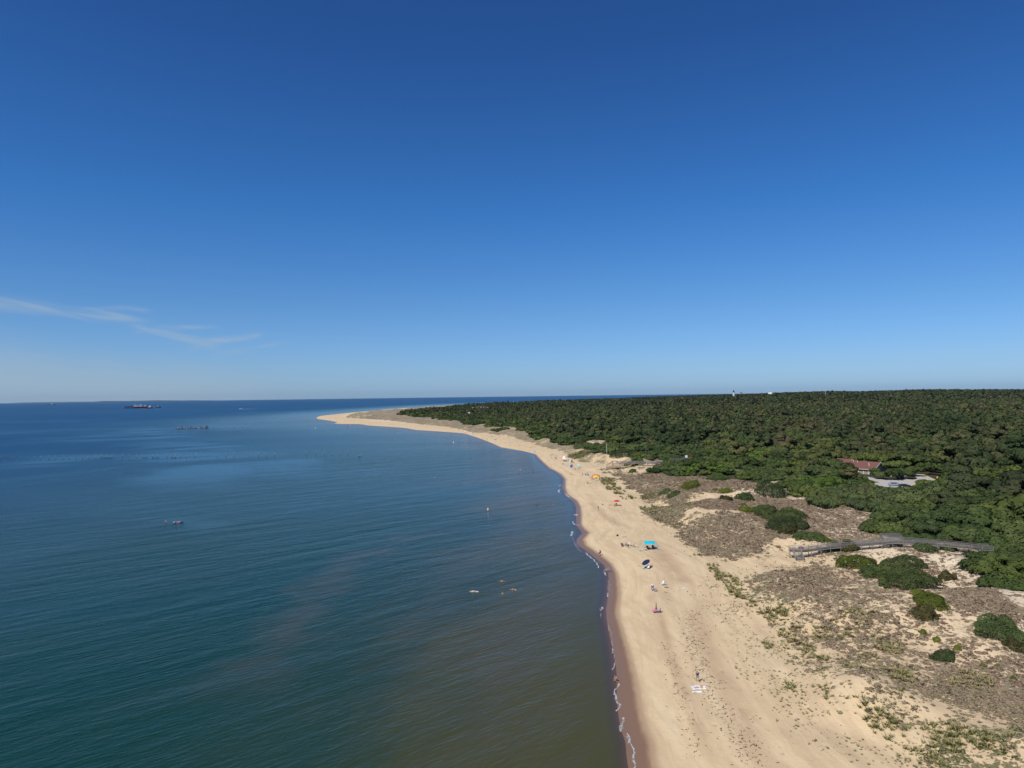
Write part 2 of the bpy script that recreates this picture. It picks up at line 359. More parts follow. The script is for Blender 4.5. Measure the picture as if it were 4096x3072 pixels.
gm = bpy.data.materials.new('dune_ground'); gm.use_nodes = True; q = NB(gm.node_tree)
P = q.n('ShaderNodeNewGeometry').outputs['Position']
dS, vA, gA, bA, wA, fA = (q.attr(a) for a in ('shore', 'veg', 'green', 'brown', 'wet', 'forest'))
n_big = q.noise(P, .06, 4, .6); n_mid = q.noise(P, .45, 4, .6); n_fine = q.noise(P, 3.0, 4, .65)
nst = q.noise(q.mapping(P, scale=(.5, .09, 1), rot=(0, 0, R(-10))), 1.0, 5, .62, .4)
sand = q.mix(n_mid, (.64, .485, .285), (.74, .57, .34))
sand = q.mix(q.m('MULTIPLY', q.smooth(nst, .42, .70), .55), sand, (.53, .39, .235))
sand = q.mix(q.m('MULTIPLY', q.smooth(n_fine, .55, .75), .25), sand, (.45, .31, .18))
sand = q.mix(q.m('MULTIPLY', q.m('MULTIPLY', bA, q.m('MULTIPLY_ADD', n_mid, 1.2, .3)), .62, clamp=True), sand, (.40, .265, .155))
bd = q.n('ShaderNodeCombineXYZ'); q.put(bd.inputs[0], q.m('MULTIPLY', dS, .42))
sp_ = q.n('ShaderNodeSeparateXYZ'); q.put(sp_.inputs[0], P); q.put(bd.inputs[1], q.m('MULTIPLY', sp_.outputs[1], .035))
band = q.noise(bd.outputs[0], 1.0, 6, .65, .5)
sand = q.mix(q.m('MULTIPLY', q.smooth(band, .46, .60), .38), sand, (.50, .365, .215))
sand = q.mix(q.m('MULTIPLY', q.smooth(band, .44, .32), .35), sand, (.76, .62, .41))
prints = q.smooth(q.noise(q.mapping(P, scale=(1.0, .6, 1)), 1.9, 2, .5, .6), .63, .70)
sand = q.mix(q.m('MULTIPLY', q.m('MULTIPLY', prints, q.smooth(n_big, .42, .60)), q.m('MULTIPLY', q.smooth(dS, 9, 18), .50)), sand, (.40, .285, .17))
pale = q.mix(n_mid, (.68, .56, .40), (.76, .65, .50))
sand = q.mix(q.m('MULTIPLY', q.smooth(dS, 45, 95), .85), sand, pale)
wN = q.m('ADD', wA, q.m('MULTIPLY_ADD', q.noise(q.mapping(P, scale=(.9, .35, 1)), 1.0, 4, .6, .5), .30, -.15))
sand = q.mix(q.smooth(wN, .05, .55), sand, (.43, .295, .175))
sand = q.mix(q.smooth(wN, .55, .95), sand, (.235, .140, .082))
heath = q.mix(q.smooth(n_mid, .35, .65), (.235, .178, .112), (.34, .265, .175))
heath = q.mix(q.smooth(q.noise(P, .16, 3, .6), .45, .7), heath, (.165, .150, .080))
heath = q.mix(q.m('MULTIPLY', n_fine, .55), heath, (.34, .27, .18))
grass = q.mix(n_mid, (.10, .115, .032), (.17, .165, .06))
heath = q.mix(q.m('MULTIPLY', gA, q.smooth(n_fine, .3, .6)), heath, grass)
# patches of plants against bare sand, at two sizes
tn = q.m('ADD', q.m('MULTIPLY', q.noise(P, 1.15, 5, .66, .3), .62), q.m('MULTIPLY', q.noise(P, .16, 4, .6), .38))
thr = q.m('MULTIPLY_ADD', vA, -.27, .645)
pl = q.smooth(q.m('SUBTRACT', tn, thr), -.012, .03)
pl = q.m('MULTIPLY', pl, q.smooth(vA, .02, .12))
col = q.mix(pl, sand, heath)
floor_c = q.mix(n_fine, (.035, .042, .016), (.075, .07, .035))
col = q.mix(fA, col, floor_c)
bs = q.n('ShaderNodeBsdfPrincipled'); q.put(bs.inputs['Base Color'], col)
q.put(bs.inputs['Roughness'], q.m('MULTIPLY_ADD', q.smooth(dS, 3.2, .4), -.62, .95)); bs.inputs['Specular IOR Level'].default_value = .25
bp = q.n('ShaderNodeBump'); bp.inputs['Strength'].default_value = .75; bp.inputs['Distance'].default_value = .22
hgt = q.m('ADD', q.m('MULTIPLY', pl, .7), q.m('ADD', q.m('MULTIPLY', q.noise(P, 1.6, 5, .7), .55), q.m('MULTIPLY', n_mid, .5)))
q.put(bp.inputs['Height'], q.m('MULTIPLY', hgt, q.m('SUBTRACT', 1.0, wA))); q.put(bs.inputs['Normal'], bp.outputs[0])
o_ = q.n('ShaderNodeOutputMaterial'); q.put(o_.inputs[0], bs.outputs[0])
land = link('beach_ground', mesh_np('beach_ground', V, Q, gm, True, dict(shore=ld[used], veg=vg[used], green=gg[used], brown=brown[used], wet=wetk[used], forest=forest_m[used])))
tag(land, kind='structure')

# ---------------------------------------------------------------- the sea
NT2, NR2 = 420, 700
th = np.linspace(R(-80), R(80), NT2); r2 = 25 * (25600 / 25) ** np.linspace(0, 1, NR2)
TH, RR = np.meshgrid(th, r2); SX = (RR * np.sin(TH)).ravel(); SY = (RR * np.cos(TH)).ravel()
sd, _ = shore_d(SX, SY)
idx = np.arange(NT2 * NR2).reshape(NR2, NT2)
Q = np.stack([idx[:-1, :-1], idx[:-1, 1:], idx[1:, 1:], idx[1:, :-1]], -1).reshape(-1, 4)[:, ::-1]
Q = Q[sd[Q].min(1) < 25]; used = np.zeros(len(SX), bool); used[Q.ravel()] = True; remap = np.cumsum(used) - 1
V = np.stack([SX, SY, SX * 0], 1)[used]; Q = remap[Q]
wm = bpy.data.materials.new('sea_water'); wm.use_nodes = True; q = NB(wm.node_tree)
P = q.n('ShaderNodeNewGeometry').outputs['Position']
off = q.m('MULTIPLY', q.attr('shore'), -1.0)
wig = q.noise(P, .02, 4, .6)
plume = q.noise(q.mapping(P, scale=(.010, .016, 1), rot=(0, 0, R(-40))), 1.0, 5, .62, .8)
offw = q.m('ADD', off, q.m('MULTIPLY_ADD', plume, 80, -40))
deep = q.mix(plume, (.003, .034, .024), (.006, .046, .034))
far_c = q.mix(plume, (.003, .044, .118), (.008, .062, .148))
mid = (.022, .046, .026); olive = (.066, .064, .022)
c = q.mix(q.smooth(offw, 10, 46), olive, mid)
c = q.mix(q.smooth(offw, 26, 78), c, deep)
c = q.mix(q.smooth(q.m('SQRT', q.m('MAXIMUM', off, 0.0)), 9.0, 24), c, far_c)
c = q.mix(q.m('MULTIPLY', q.smooth(q.noise(q.mapping(P, scale=(.0045, .012, 1), rot=(0, 0, R(-50))), 1.0, 4, .6), .52, .66), q.m('MULTIPLY', q.smooth(off, 90, 30), .5)), c, (.085, .070, .046))
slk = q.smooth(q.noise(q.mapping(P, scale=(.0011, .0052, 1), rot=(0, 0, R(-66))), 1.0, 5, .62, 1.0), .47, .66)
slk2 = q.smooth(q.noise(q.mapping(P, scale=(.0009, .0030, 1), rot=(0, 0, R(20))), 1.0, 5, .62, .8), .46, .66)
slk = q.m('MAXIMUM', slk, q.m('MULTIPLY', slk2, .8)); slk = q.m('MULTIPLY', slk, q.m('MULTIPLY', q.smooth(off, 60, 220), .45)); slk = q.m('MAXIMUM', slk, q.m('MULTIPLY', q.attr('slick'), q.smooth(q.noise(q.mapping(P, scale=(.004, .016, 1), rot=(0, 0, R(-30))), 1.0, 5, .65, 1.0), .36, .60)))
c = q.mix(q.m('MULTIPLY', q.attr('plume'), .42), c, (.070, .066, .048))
c = q.mix(q.m('MULTIPLY', slk, .8), c, (.040, .135, .215))  # sky reflected by the slicks, mixed into the base colour as pale blue
c = q.mix(q.smooth(off, 3.0, .2), c, (.088, .064, .056))
bs = q.n('ShaderNodeBsdfPrincipled'); q.put(bs.inputs['Base Color'], c); bs.inputs['IOR'].default_value = 1.333
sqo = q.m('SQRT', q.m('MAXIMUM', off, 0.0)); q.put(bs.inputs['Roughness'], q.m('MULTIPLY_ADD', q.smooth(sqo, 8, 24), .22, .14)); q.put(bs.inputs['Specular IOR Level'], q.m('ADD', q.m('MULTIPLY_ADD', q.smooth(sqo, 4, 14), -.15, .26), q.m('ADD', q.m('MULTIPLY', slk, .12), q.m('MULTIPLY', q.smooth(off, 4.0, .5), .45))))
# wind ripples and longer swell; calmer in the slicks, whose pale sky sheen is painted into the colour
slick = q.smooth(q.noise(q.mapping(P, scale=(.0013, .0060, 1), rot=(0, 0, R(-62))), 1.0, 5, .62, 1.2), .44, .62)
slick2 = q.smooth(q.noise(q.mapping(P, scale=(.0012, .0035, 1), rot=(0, 0, R(-8))), 1.0, 5, .6, .8), .42, .62)
amp = q.m('MULTIPLY_ADD', q.m('MAXIMUM', q.m('MULTIPLY', slick, .8), slick2), -.55, 1.1)
rip = q.noise(q.mapping(P, scale=(.30, 1.1, 1), rot=(0, 0, R(-38))), 1.15, 4, .6, .3)
rip2 = q.noise(q.mapping(P, scale=(.12, .34, 1), rot=(0, 0, R(-44))), 1.0, 3, .55, .3)
swl = q.noise(q.mapping(P, scale=(.022, .10, 1), rot=(0, 0, R(-41))), 1.0, 3, .5, .2)
b1 = q.n('ShaderNodeBump'); q.put(b1.inputs['Strength'], amp); b1.inputs['Distance'].default_value = 1.0
shal = q.smooth(off, 0, 14)
hh = q.m('ADD', q.m('ADD', q.m('MULTIPLY', rip, .17), q.m('MULTIPLY', rip2, .26)), q.m('MULTIPLY', swl, .62))
q.put(b1.inputs['Height'], q.m('MULTIPLY', hh, q.m('MULTIPLY_ADD', shal, .8, .2))); q.put(bs.inputs['Normal'], b1.outputs[0])
tr = q.n('ShaderNodeBsdfTransparent'); mx = q.n('ShaderNodeMixShader')
q.put(mx.inputs[0], q.smooth(off, -1.0, 6.0)); q.put(mx.inputs[0], q.m('MULTIPLY_ADD', q.smooth(off, -.5, 3.0), .72, .28)); q.put(mx.inputs[1], tr.outputs[0]); q.put(mx.inputs[2], bs.outputs[0])
o_ = q.n('ShaderNodeOutputMaterial'); q.put(o_.inputs[0], mx.outputs[0])
def strokes(L):
    t = np.zeros(len(V))
    for pts, w, k in L:
        dd, aa = polydist(V[:, 0], V[:, 1], W(pts, 0)); n_ = fbm(V[:, 0], V[:, 1], w * .9, 3, 14); t = np.maximum(t, k * ss(dd / w + (n_ - .5) * 1.8, 1.1, .1) * ss(aa, 0, aa.max() * .25) * ss(aa, aa.max() * 1.001, aa.max() * .75))
    return t
PLUME = strokes([([(850, 2950), (1150, 2520), (1330, 2300), (1560, 2170), (1850, 2090)], 9, 1), ([(1500, 2750), (1750, 2350), (2050, 2120), (2150, 2000)], 8, .7), ([(1500, 2000), (1800, 1920), (2100, 1900)], 9, .5), ([(1700, 1790), (1900, 1780), (2000, 1800)], 14, .5), ([(1900, 3060), (2000, 2700), (2150, 2450)], 7, .5)])
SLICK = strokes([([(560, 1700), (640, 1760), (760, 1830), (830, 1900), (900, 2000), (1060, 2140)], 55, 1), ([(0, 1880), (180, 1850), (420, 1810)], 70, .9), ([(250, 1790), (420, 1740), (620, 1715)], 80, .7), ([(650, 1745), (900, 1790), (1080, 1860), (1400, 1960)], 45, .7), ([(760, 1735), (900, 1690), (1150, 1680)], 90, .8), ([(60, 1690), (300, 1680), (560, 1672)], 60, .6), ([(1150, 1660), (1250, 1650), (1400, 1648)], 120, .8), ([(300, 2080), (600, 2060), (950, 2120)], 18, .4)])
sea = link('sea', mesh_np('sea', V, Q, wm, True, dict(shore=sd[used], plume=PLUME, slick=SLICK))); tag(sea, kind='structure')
# ================================================================ vegetation
def proj(x, y, z):
    v = Vector((x, y, z - CAM_H)); zc = v.dot(f_)
    return 2048 + F_PX * v.dot(cr) / zc, 1536 - F_PX * v.dot(cu) / zc
def leaf_mat(name, dark, light, dry=None):
    m = bpy.data.materials.new(name); m.use_nodes = True; q = NB(m.node_tree)
    t = q.attr('tint'); rv = q.m('FRACT', q.m('ADD', q.attr('rnd'), q.n('ShaderNodeObjectInfo').outputs['Random']))
    c = q.mix(t, dark, light)
    P = q.n('ShaderNodeNewGeometry').outputs['Position']
    if dry:
        c = q.mix(q.m('MULTIPLY', q.smooth(q.noise(P, .012, 4, .6), .48, .66), .75), c, dry)
        c = q.mix(q.m('MULTIPLY', q.smooth(q.noise(P, .035, 3, .6), .50, .64), .75), c, tuple(v * w_ for v, w_ in zip(light, (1.2, 1.1, .8))))
        c = q.mix(q.m('MULTIPLY', q.smooth(q.noise(P, .028, 3, .6), .50, .40), .6), c, dark)
        c = q.mix(q.m('MULTIPLY', q.smooth(rv, .6, .98), .45), c, dry)
    c = q.mix(1.0, c, q.mix(rv, (.72, .74, .78), (1.25, 1.22, 1.05)), 'MULTIPLY')
    bs = q.n('ShaderNodeBsdfPrincipled'); q.put(bs.inputs['Base Color'], c); bs.inputs['Roughness'].default_value = .75; bs.inputs['Specular IOR Level'].default_value = .12
    o = q.n('ShaderNodeOutputMaterial'); q.put(o.inputs[0], bs.outputs[0]); return m
LM = dict(oak=leaf_mat('oak_leaves', (.028, .050, .014), (.086, .116, .036), (.085, .105, .042)),
          pine=leaf_mat('pine_needles', (.030, .048, .018), (.080, .100, .040), (.105, .085, .048)),
          bright=leaf_mat('bright_leaves', (.042, .078, .012), (.105, .155, .032)),
          bay=leaf_mat('scrub_leaves', (.034, .058, .018), (.105, .140, .048)),
          dark=leaf_mat('dark_scrub_leaves', (.026, .042, .014), (.092, .118, .040)),
          lime=leaf_mat('lime_scrub_leaves', (.060, .085, .010), (.150, .170, .026)),
          brownish=leaf_mat('brown_green_leaves', (.040, .038, .014), (.120, .110, .038)))
bark = mat('bark', (.16, .13, .105), .9, .2, .5, 6, .35)

def leaf_cloud(lobes, n, size, r, zmin=-9, jit=.55):
    """leaf-sized quads over a cluster of lobes: (cx,cy,cz,rx,ry,rz); returns V,F,tint"""
    L = np.array(lobes); w = L[:, 3] * L[:, 4] + L[:, 3] * L[:, 5]; k = r.choice(len(L), n, p=w / w.sum())
    d = r.normal(size=(n, 3)); d /= np.linalg.norm(d, axis=1)[:, None]; d[:, 2] = np.where(d[:, 2] < -.25, -d[:, 2], d[:, 2])
    depth = 1 - .22 * r.random(n) ** 2
    c = L[k, :3] + d * L[k, 3:6] * depth[:, None]
    # drop leaves buried in another lobe
    bur = np.zeros(n, bool)
    for i, l in enumerate(L):
        e = ((c - l[:3]) / l[3:6]) ** 2; bur |= (e.sum(1) < .62) & (k != i)
    bur |= c[:, 2] < zmin; c = c[~bur]; d = d[~bur]; dp = depth[~bur]; k = k[~bur]; n = len(c)
    nn = d + r.normal(size=(n, 3)) * jit * .6; nn[:, 2] += .15; nn /= np.linalg.norm(nn, axis=1)[:, None]
    t = np.cross(nn, r.normal(size=(n, 3))); t /= np.linalg.norm(t, axis=1)[:, None] + 1e-9; b2 = np.cross(nn, t)
    s = size * (.65 + .7 * r.random(n))[:, None]; a = .55 + .5 * r.random(n)[:, None]
    V = np.stack([c - t * s - b2 * s * a, c + t * s * .8 - b2 * s * a * .9, c + t * s + b2 * s * a, c - t * s * .7 + b2 * s * a * .9], 1).reshape(-1, 3)
    Fq = np.arange(4 * n).reshape(n, 4)
    lob = r.random(len(L))[k]; tint = np.clip(.48 * lob + .50 * r.random(n) ** 1.3 + .05, 0, 1)
    return V, Fq, np.repeat(tint, 4)
def crown_lobes(kind, r):
    L = []
    if kind == 'pine':
        for i in range(11):
            a = r.random() * 6.28; q_ = r.random() ** .6 * .72; z = .45 + .55 * r.random() * (1.1 - q_ * .5)
            s = .24 + .16 * r.random(); L.append((q_ * math.cos(a), q_ * math.sin(a), z * 1.25, s * 1.2, s * 1.2, s * .62))
        L.append((0, 0, 1.35, .3, .3, .26))
    else:
        L.append((0, 0, .34, .74, .74, .44))
        for i in range(10):
            a = i * 2.4 + r.random(); q_ = .25 + .5 * math.sqrt((i + .5) / 10); s = .26 + .15 * r.random()
            L.append((q_ * math.cos(a), q_ * math.sin(a), .62 - .42 * q_ * q_ + .13 * r.random(), s * 1.1, s * 1.1, s * .72))
    return L
def trunk_geo(h, rad, r, lean=0.0, limbs=4):
    """tapered trunk with limbs as tubes -> V, F"""
    Vs, Fs = [], []; base = 0
    def tube(p0, p1, r0_, r1_, k=6, seg=3):
        nonlocal base
        p0, p1 = Vector(p0), Vector(p1); ax = (p1 - p0); q_ = ax.to_track_quat('Z', 'Y'); ln = ax.length
        for i in range(seg + 1):
            t = i / seg; rr = r0_ + (r1_ - r0_) * t; off = Vector((r.normal() * .04 * ln * (0 < i < seg), r.normal() * .04 * ln * (0 < i < seg), t * ln))
            for j in range(k): Vs.append(tuple(p0 + q_ @ (off + Vector((rr * math.cos(6.283 * j / k), rr * math.sin(6.283 * j / k), 0)))))
        for i in range(seg):
            for j in range(k): a = base + i * k; Fs.append((a + j, a + (j + 1) % k, a + k + (j + 1) % k, a + k + j))
        base += k * (seg + 1)
    tube((0, 0, -.3), (lean * h, 0, h), rad, rad * .45)
    for i in range(limbs):
        a = i * 6.283 / limbs + r.random(); z = h * (.45 + .4 * r.random()); tube((lean * z, 0, z), (lean * z + math.cos(a) * h * .4, math.sin(a) * h * .4, z + h * .35), rad * .4, rad * .12, 5, 2)
    return np.array(Vs), np.array(Fs)

# ---- tree templates: (radius 1 crown whose floor is at 0), used in three levels of detail
KINDS = ['oak', 'oak', 'oak', 'pine', 'pine', 'bright']
tr_rng = np.random.default_rng(11)
TEMPL = []
for i, k in enumerate(KINDS):
    L = crown_lobes(k, tr_rng)
    TEMPL.append([leaf_cloud(L, n, s, tr_rng, -9, .34) for n, s in ((3400, .050), (760, .103), (130, .24), (44, .40))])
def kind_of(x, y, fd, rv):
    pine = fbm(x, y, 90, 3, 90); br = fbm(x, y, 45, 2, 91)
    k = np.where(rv < .34, 0, np.where(rv < .67, 1, 2))
    pm = (pine > .50) & (fd > 45) & (rv * 7 % 1 < .8) | ((fd > 30) & (rv * 13 % 1 < .12))
    k = np.where(pm, 3 + (rv * 31 % 1 < .5), k)
    return np.where((br > .66) & ((y > 300) | (fd > 40)) & ~pm & (rv * 17 % 1 < .6), 5, k)
HOUSE_P0 = Vector((177.0, 349.0, 0)); hb = Vector((.80, .60, 0)).normalized(); ha = Vector((-hb.y, hb.x, 0))
def in_house(x, y, pad):
    u = (x - HOUSE_P0.x) * hb.x + (y - HOUSE_P0.y) * hb.y; v = (x - HOUSE_P0.x) * ha.x + (y - HOUSE_P0.y) * ha.y
    return ((u > -pad) & (u < 12 + pad) & (v > -pad) & (v < 26 + pad)) | ((u > -9 - pad) & (u < 12) & (v > 21 - pad) & (v < 48 + pad))
def P3(px, py, Y):
    dx, dy, dz = ray(px, py); t = Y / dy; return Vector((float(dx * t), Y, float(CAM_H + dz * t)))
CLEAR = [(*P3(px, 1630, Y)[:2], r_) for px, Y, r_ in ((1922, 2150, 34), (1827, 1600, 12), (1876, 1600, 12), (1897, 1500, 12), (2935, 2900, 14), (3081, 2850, 20), (1687, 1900, 10), (2160, 3900, 16), (3401, 620, 7), (2775, 520, 5))]
def make_points():
    out = []
    for (ya, yb, sp) in ((120, 330, 3.7), (330, 700, 5.4), (700, 1500, 7.6), (1500, 5300, 12.0)):
        nx = int((yb * .85 + 700) / sp) + 2; ny = int((yb - ya) / sp) + 1
        gx, gy = np.meshgrid(np.arange(nx) * sp - .12 * yb * 0, ya + np.arange(ny) * sp)
        x = (gx + (rng.random(gx.shape) - .5) * sp * .95 - (600 if ya >= 1500 else 200)).ravel(); y = (gy + (rng.random(gy.shape) - .5) * sp * .95).ravel()
        k = (x / y > -.2) & (x / y < np.where(y < 700, .92, .80)) & (y >= ya) & (y < yb); x, y = x[k], y[k]
        fd = forest_n(x, y); k = fd > .8; x, y, fd = x[k], y[k], fd[k]
        out.append(np.stack([x, y, fd, np.full(len(x), sp)], 1))
    P = np.concatenate(out); x, y, fd, sp = P.T
    n = len(P); rv = rng.random(n); kd = kind_of(x, y, fd, rv)
    hmix = fbm(x, y, 60, 2, 33)
    rad = (1.9 + 2.3 * ss(fd, 0, 60)) * (.68 + .75 * rng.random(n) ** 1.6) * np.where(kd >= 3, .9, 1.0)
    rad = np.where(sp > 10, rad * 1.55, np.where(sp > 7, rad * 1.25, rad)); rad = np.maximum(rad, sp * .56); rb_ = rng.random(n); rad = np.where((y < 330), rad * (1.1 + 1.0 * (rb_ > .72)), np.where(sp < 7, rad * (1 + .55 * (rb_ > .78)), rad))
    lift = (-.25 * rad + .25 * (1 + rad) * ss(fd, 3, 22) + .2 + 5.0 * ss(fd, 20, 230) + 3.2 * (hmix - .5) * ss(fd, 5, 60) + (rng.random(n) ** 2 * 4.2 - .4) * ss(fd, 20, 120)) + np.where((kd == 3) | (kd == 4), 2.6, 0) * ss(fd, 20, 120)
    zg = ground(x, y)
    lot_d, _ = polydist(x, y, LOT + LOT[:1]); inlot = inside(x, y, LOT)
    lift = np.where(sp > 10, lift * .6, lift); far_l = ss(x / y, .10, .02) * ss(y, 900, 1300) * ss(y, 2900, 2300); lift = lift * (1 - .8 * far_l); rad = rad * (1 - .25 * far_l)
    bwd, _ = polydist(x, y, [p[:2] for p in BW1])
    k = ~(inlot | (bwd < rad * .8 + 2.2) | (lot_d < rad * .75) | in_house(x, y, 1.5 + rad * .5))
    for cx, cy, cr_ in CLEAR: k &= np.hypot(x - cx, (y - cy) * .45) > cr_ + rad
    X = [a[k] for a in (x, y, zg, fd, sp, rv, kd, rad, lift)]
    x, y, zg, fd, sp, rv, kd, rad, lift = X
    # keep the sight line to the house and the car park: trees before them stay low, as they do in the place
    zc = y; px = 2048 + F_PX * x / np.maximum(y, 1)
    lim = np.interp(px, [3270, 3300, 3320, 3335, 3400, 3408, 3470, 3475, 3560, 3610, 3662, 3672, 3735, 3745, 3796, 3830], [1700, 1850, 1884, 1850, 1846, 1900, 1930, 1952, 1950, 1950, 1952, 1936, 1936, 1938, 1934, 1700])
    near = (y > 190) & (y < 372)
    pk_ = np.where((kd == 3) | (kd == 4), 1.65, .98); topz = zg + lift + rad * pk_; py_top = 1586 - (px - 2048) * .0129 + F_PX * (CAM_H - topz) / np.hypot(y, 0)
    need = CAM_H - (lim - 1586 + (px - 2048) * .0129) * y / F_PX
    lowf = (y < 181) & (px > 3760); lim = np.where(lowf, 2204, lim); near = near | lowf; need = CAM_H - (lim - 1586 + (px - 2048) * .0129) * y / F_PX
    over = near & (py_top < lim)
    scale = np.where(over, np.clip((need - zg) / (lift + rad * pk_), .12, 1), 1)
    lift = lift * scale; rad = np.where(over, np.maximum(rad * scale ** .5, 1.3), rad); rad = np.where(over & (lift + rad * pk_ > need - zg), np.maximum((need - zg - lift) / pk_, .6), rad)
    k = ~(over & (need - zg < 1.2)); A_ = [a[k] for a in (x, y, zg, fd, sp, rv, kd, rad, lift)]
    # the trees that frame the house and the car park, placed one by one: foot pixel, radius, height of the crown floor, kind
    for i, (px_, py_, r_, l_, kk) in enumerate(((3528, 1914, 3.9, .9, 0), (3500, 1900, 2.6, 1.2, 1), (3575, 1918, 4.4, 1.2, 1), (3622, 1914, 4.6, 1.4, 2), (3660, 1904, 4.2, 1.6, 0), (3600, 1896, 5.0, 3.2, 1), (3550, 1893, 4.6, 3.0, 2), (3700, 1896, 4.4, 1.8, 1), (3745, 1890, 4.6, .8, 0), (3800, 1900, 4.2, .5, 1), (3850, 1914, 4.6, .4, 2), (3650, 1880, 5.5, 4, 0), (3720, 1880, 5.5, 3, 1),
            (3702, 1948, 4.0, .7, 0), (3368, 1902, 4.6, 2.6, 0), (3330, 1888, 5, 2.6, 1), (3300, 1880, 5, 3, 2), (3338, 1900, 3.6, .6, 2), (3395, 1893, 2.4, .8, 5), (3440, 1948, 4.6, .7, 1), (3400, 1940, 5.4, 1.6, 3), (3360, 1930, 4.6, 1.2, 0), (3445, 1925, 3.0, .3, 2), (3470, 1992, 3.4, .4, 3), (3530, 1976, 2.4, .1, 1), (3580, 1980, 2.4, .1, 0), (3632, 1982, 2.6, .1, 2), (3500, 1974, 2.0, .1, 2))):
        gx0, gy0 = unp(px_, py_, 4.7); row = (float(gx0), float(gy0) , 4.5, 20.0, 4.0, (i * .37) % 1, kk, r_, l_); A_ = [np.append(a, v) for a, v in zip(A_, row)]
    return A_
TX, TY, TZ, TFD, TSP, TRV, TKD, TRAD, TLIFT = make_points()
order = np.argsort(-(TRAD / TY) * ((np.abs(TX / TY) < .735) & (TY > 100)))
N_IND = 300
ind, rest = order[:N_IND], order[N_IND:]

# ---- the 300 trees that show largest, each its own object
KN = {0: 'oak', 1: 'oak', 2: 'oak', 3: 'pine', 4: 'pine', 5: 'bright'}
crown_me, trunk_me = {}, {}
for i in range(6):
    Vv, Ff, tt = TEMPL[i][0]
    crown_me[i] = mesh_np('crown', Vv, Ff, LM[KN[i]], False, dict(tint=tt))
    tv, tf = trunk_geo(1.0, .085 if KN[i] == 'pine' else .10, tr_rng, .08, 5)
    trunk_me[i] = mesh_np('trunk', tv, tf, bark, True)
def zone(x, y, fd):
    px, py = proj(x, y, 5)
    if 3400 < px < 3800 and y > 300: return 'around the house and car park'
    if y < 215: return 'behind the near boardwalk at the right edge'
    if px < 2950: return 'left of the forest edge by the far boardwalk'
    if fd < 14: return 'on the seaward edge of the woods above the dunes'
    return 'in the woods between the dunes and the car park'
KL = {'oak': ('oak_tree', 'rounded dark green evergreen tree', 'tree'), 'pine': ('pine_tree', 'brownish green pine with layered crown', 'pine tree'), 'bright': ('leafy_tree', 'bright green leafy tree', 'tree')}
for j in ind:
    i = int(TKD[j]); kn = KN[i]; nm, lb, ct = KL[kn]; zn = zone(TX[j], TY[j], TFD[j])
    t = empty(nm, (TX[j], TY[j], TZ[j]), TRV[j] * 6.28, lb + ' ' + zn, ct, lb + 's ' + zn)
    c = link('crown', crown_me[i], t); r_ = TRAD[j]; c.scale = (r_, r_, r_ * (.85 + .3 * (TRV[j] * 5 % 1))); c.location = (0, 0, TLIFT[j] - r_ * .1)
    k = link('trunk', trunk_me[i], t); hh_ = TLIFT[j] + r_ * .45; k.scale = (hh_ * .9, hh_ * .9, hh_)

# ---- all trees beyond them as one mass
def merge(sel, lod):
    Vs, Fs, Ts, Rs, Ms = [], [], [], [], []; base = 0
    for i in range(6):
        s = sel[TKD[sel] == i]
        if not len(s): continue
        Vv, Ff, tt = TEMPL[i][lod]; n = len(s); a = TRV[s] * 6.28 * 3; ca, sa = np.cos(a)[:, None], np.sin(a)[:, None]; r_ = TRAD[s][:, None]
        x = (Vv[None, :, 0] * ca - Vv[None, :, 1] * sa) * r_ + TX[s][:, None]; y = (Vv[None, :, 0] * sa + Vv[None, :, 1] * ca) * r_ + TY[s][:, None]
        z = Vv[None, :, 2] * r_ * (.85 + .3 * (TRV[s] * 5 % 1))[:, None] + (TZ[s] + TLIFT[s] - TRAD[s] * .1)[:, None]
        if lod == 3: z = np.maximum(z, TZ[s][:, None]) - 0
        Vs.append(np.stack([x, y, z], -1).reshape(-1, 3)); m = len(Vv)
        Fs.append((Ff[None] + (np.arange(n) * m)[:, None, None]).reshape(-1, 4) + base); base += n * m
        Ts.append(np.tile(tt, n)); Rs.append(np.repeat(TRV[s] * 7 % 1, m)); Ms.append(np.full(n * len(Ff), {0: 0, 1: 0, 2: 0, 3: 1, 4: 1, 5: 2}[i]))
    return [np.concatenate(a) for a in (Vs, Fs, Ts, Rs, Ms)]
parts = [merge(rest[m], l) for m, l in (((TY[rest] < 700), 1), ((TY[rest] >= 700) & (TY[rest] < 1500), 2), ((TY[rest] >= 1500), 3))]
off = 0; FF = []
for p_ in parts: FF.append(p_[1] + off); off += len(p_[0])
fo = link('forest', mesh_np('forest', np.concatenate([p_[0] for p_ in parts]), np.concatenate(FF), None, False, dict(tint=np.concatenate([p_[2] for p_ in parts]), rnd=np.concatenate([p_[3] for p_ in parts])),
     [LM['oak'], LM['pine'], LM['bright']], np.concatenate([p_[4] for p_ in parts])))
tag(fo, 'dense dark green coastal forest stretching to the horizon', 'forest', kind='stuff')
print('forest trees', len(rest), 'quads', len(fo.data.polygons))

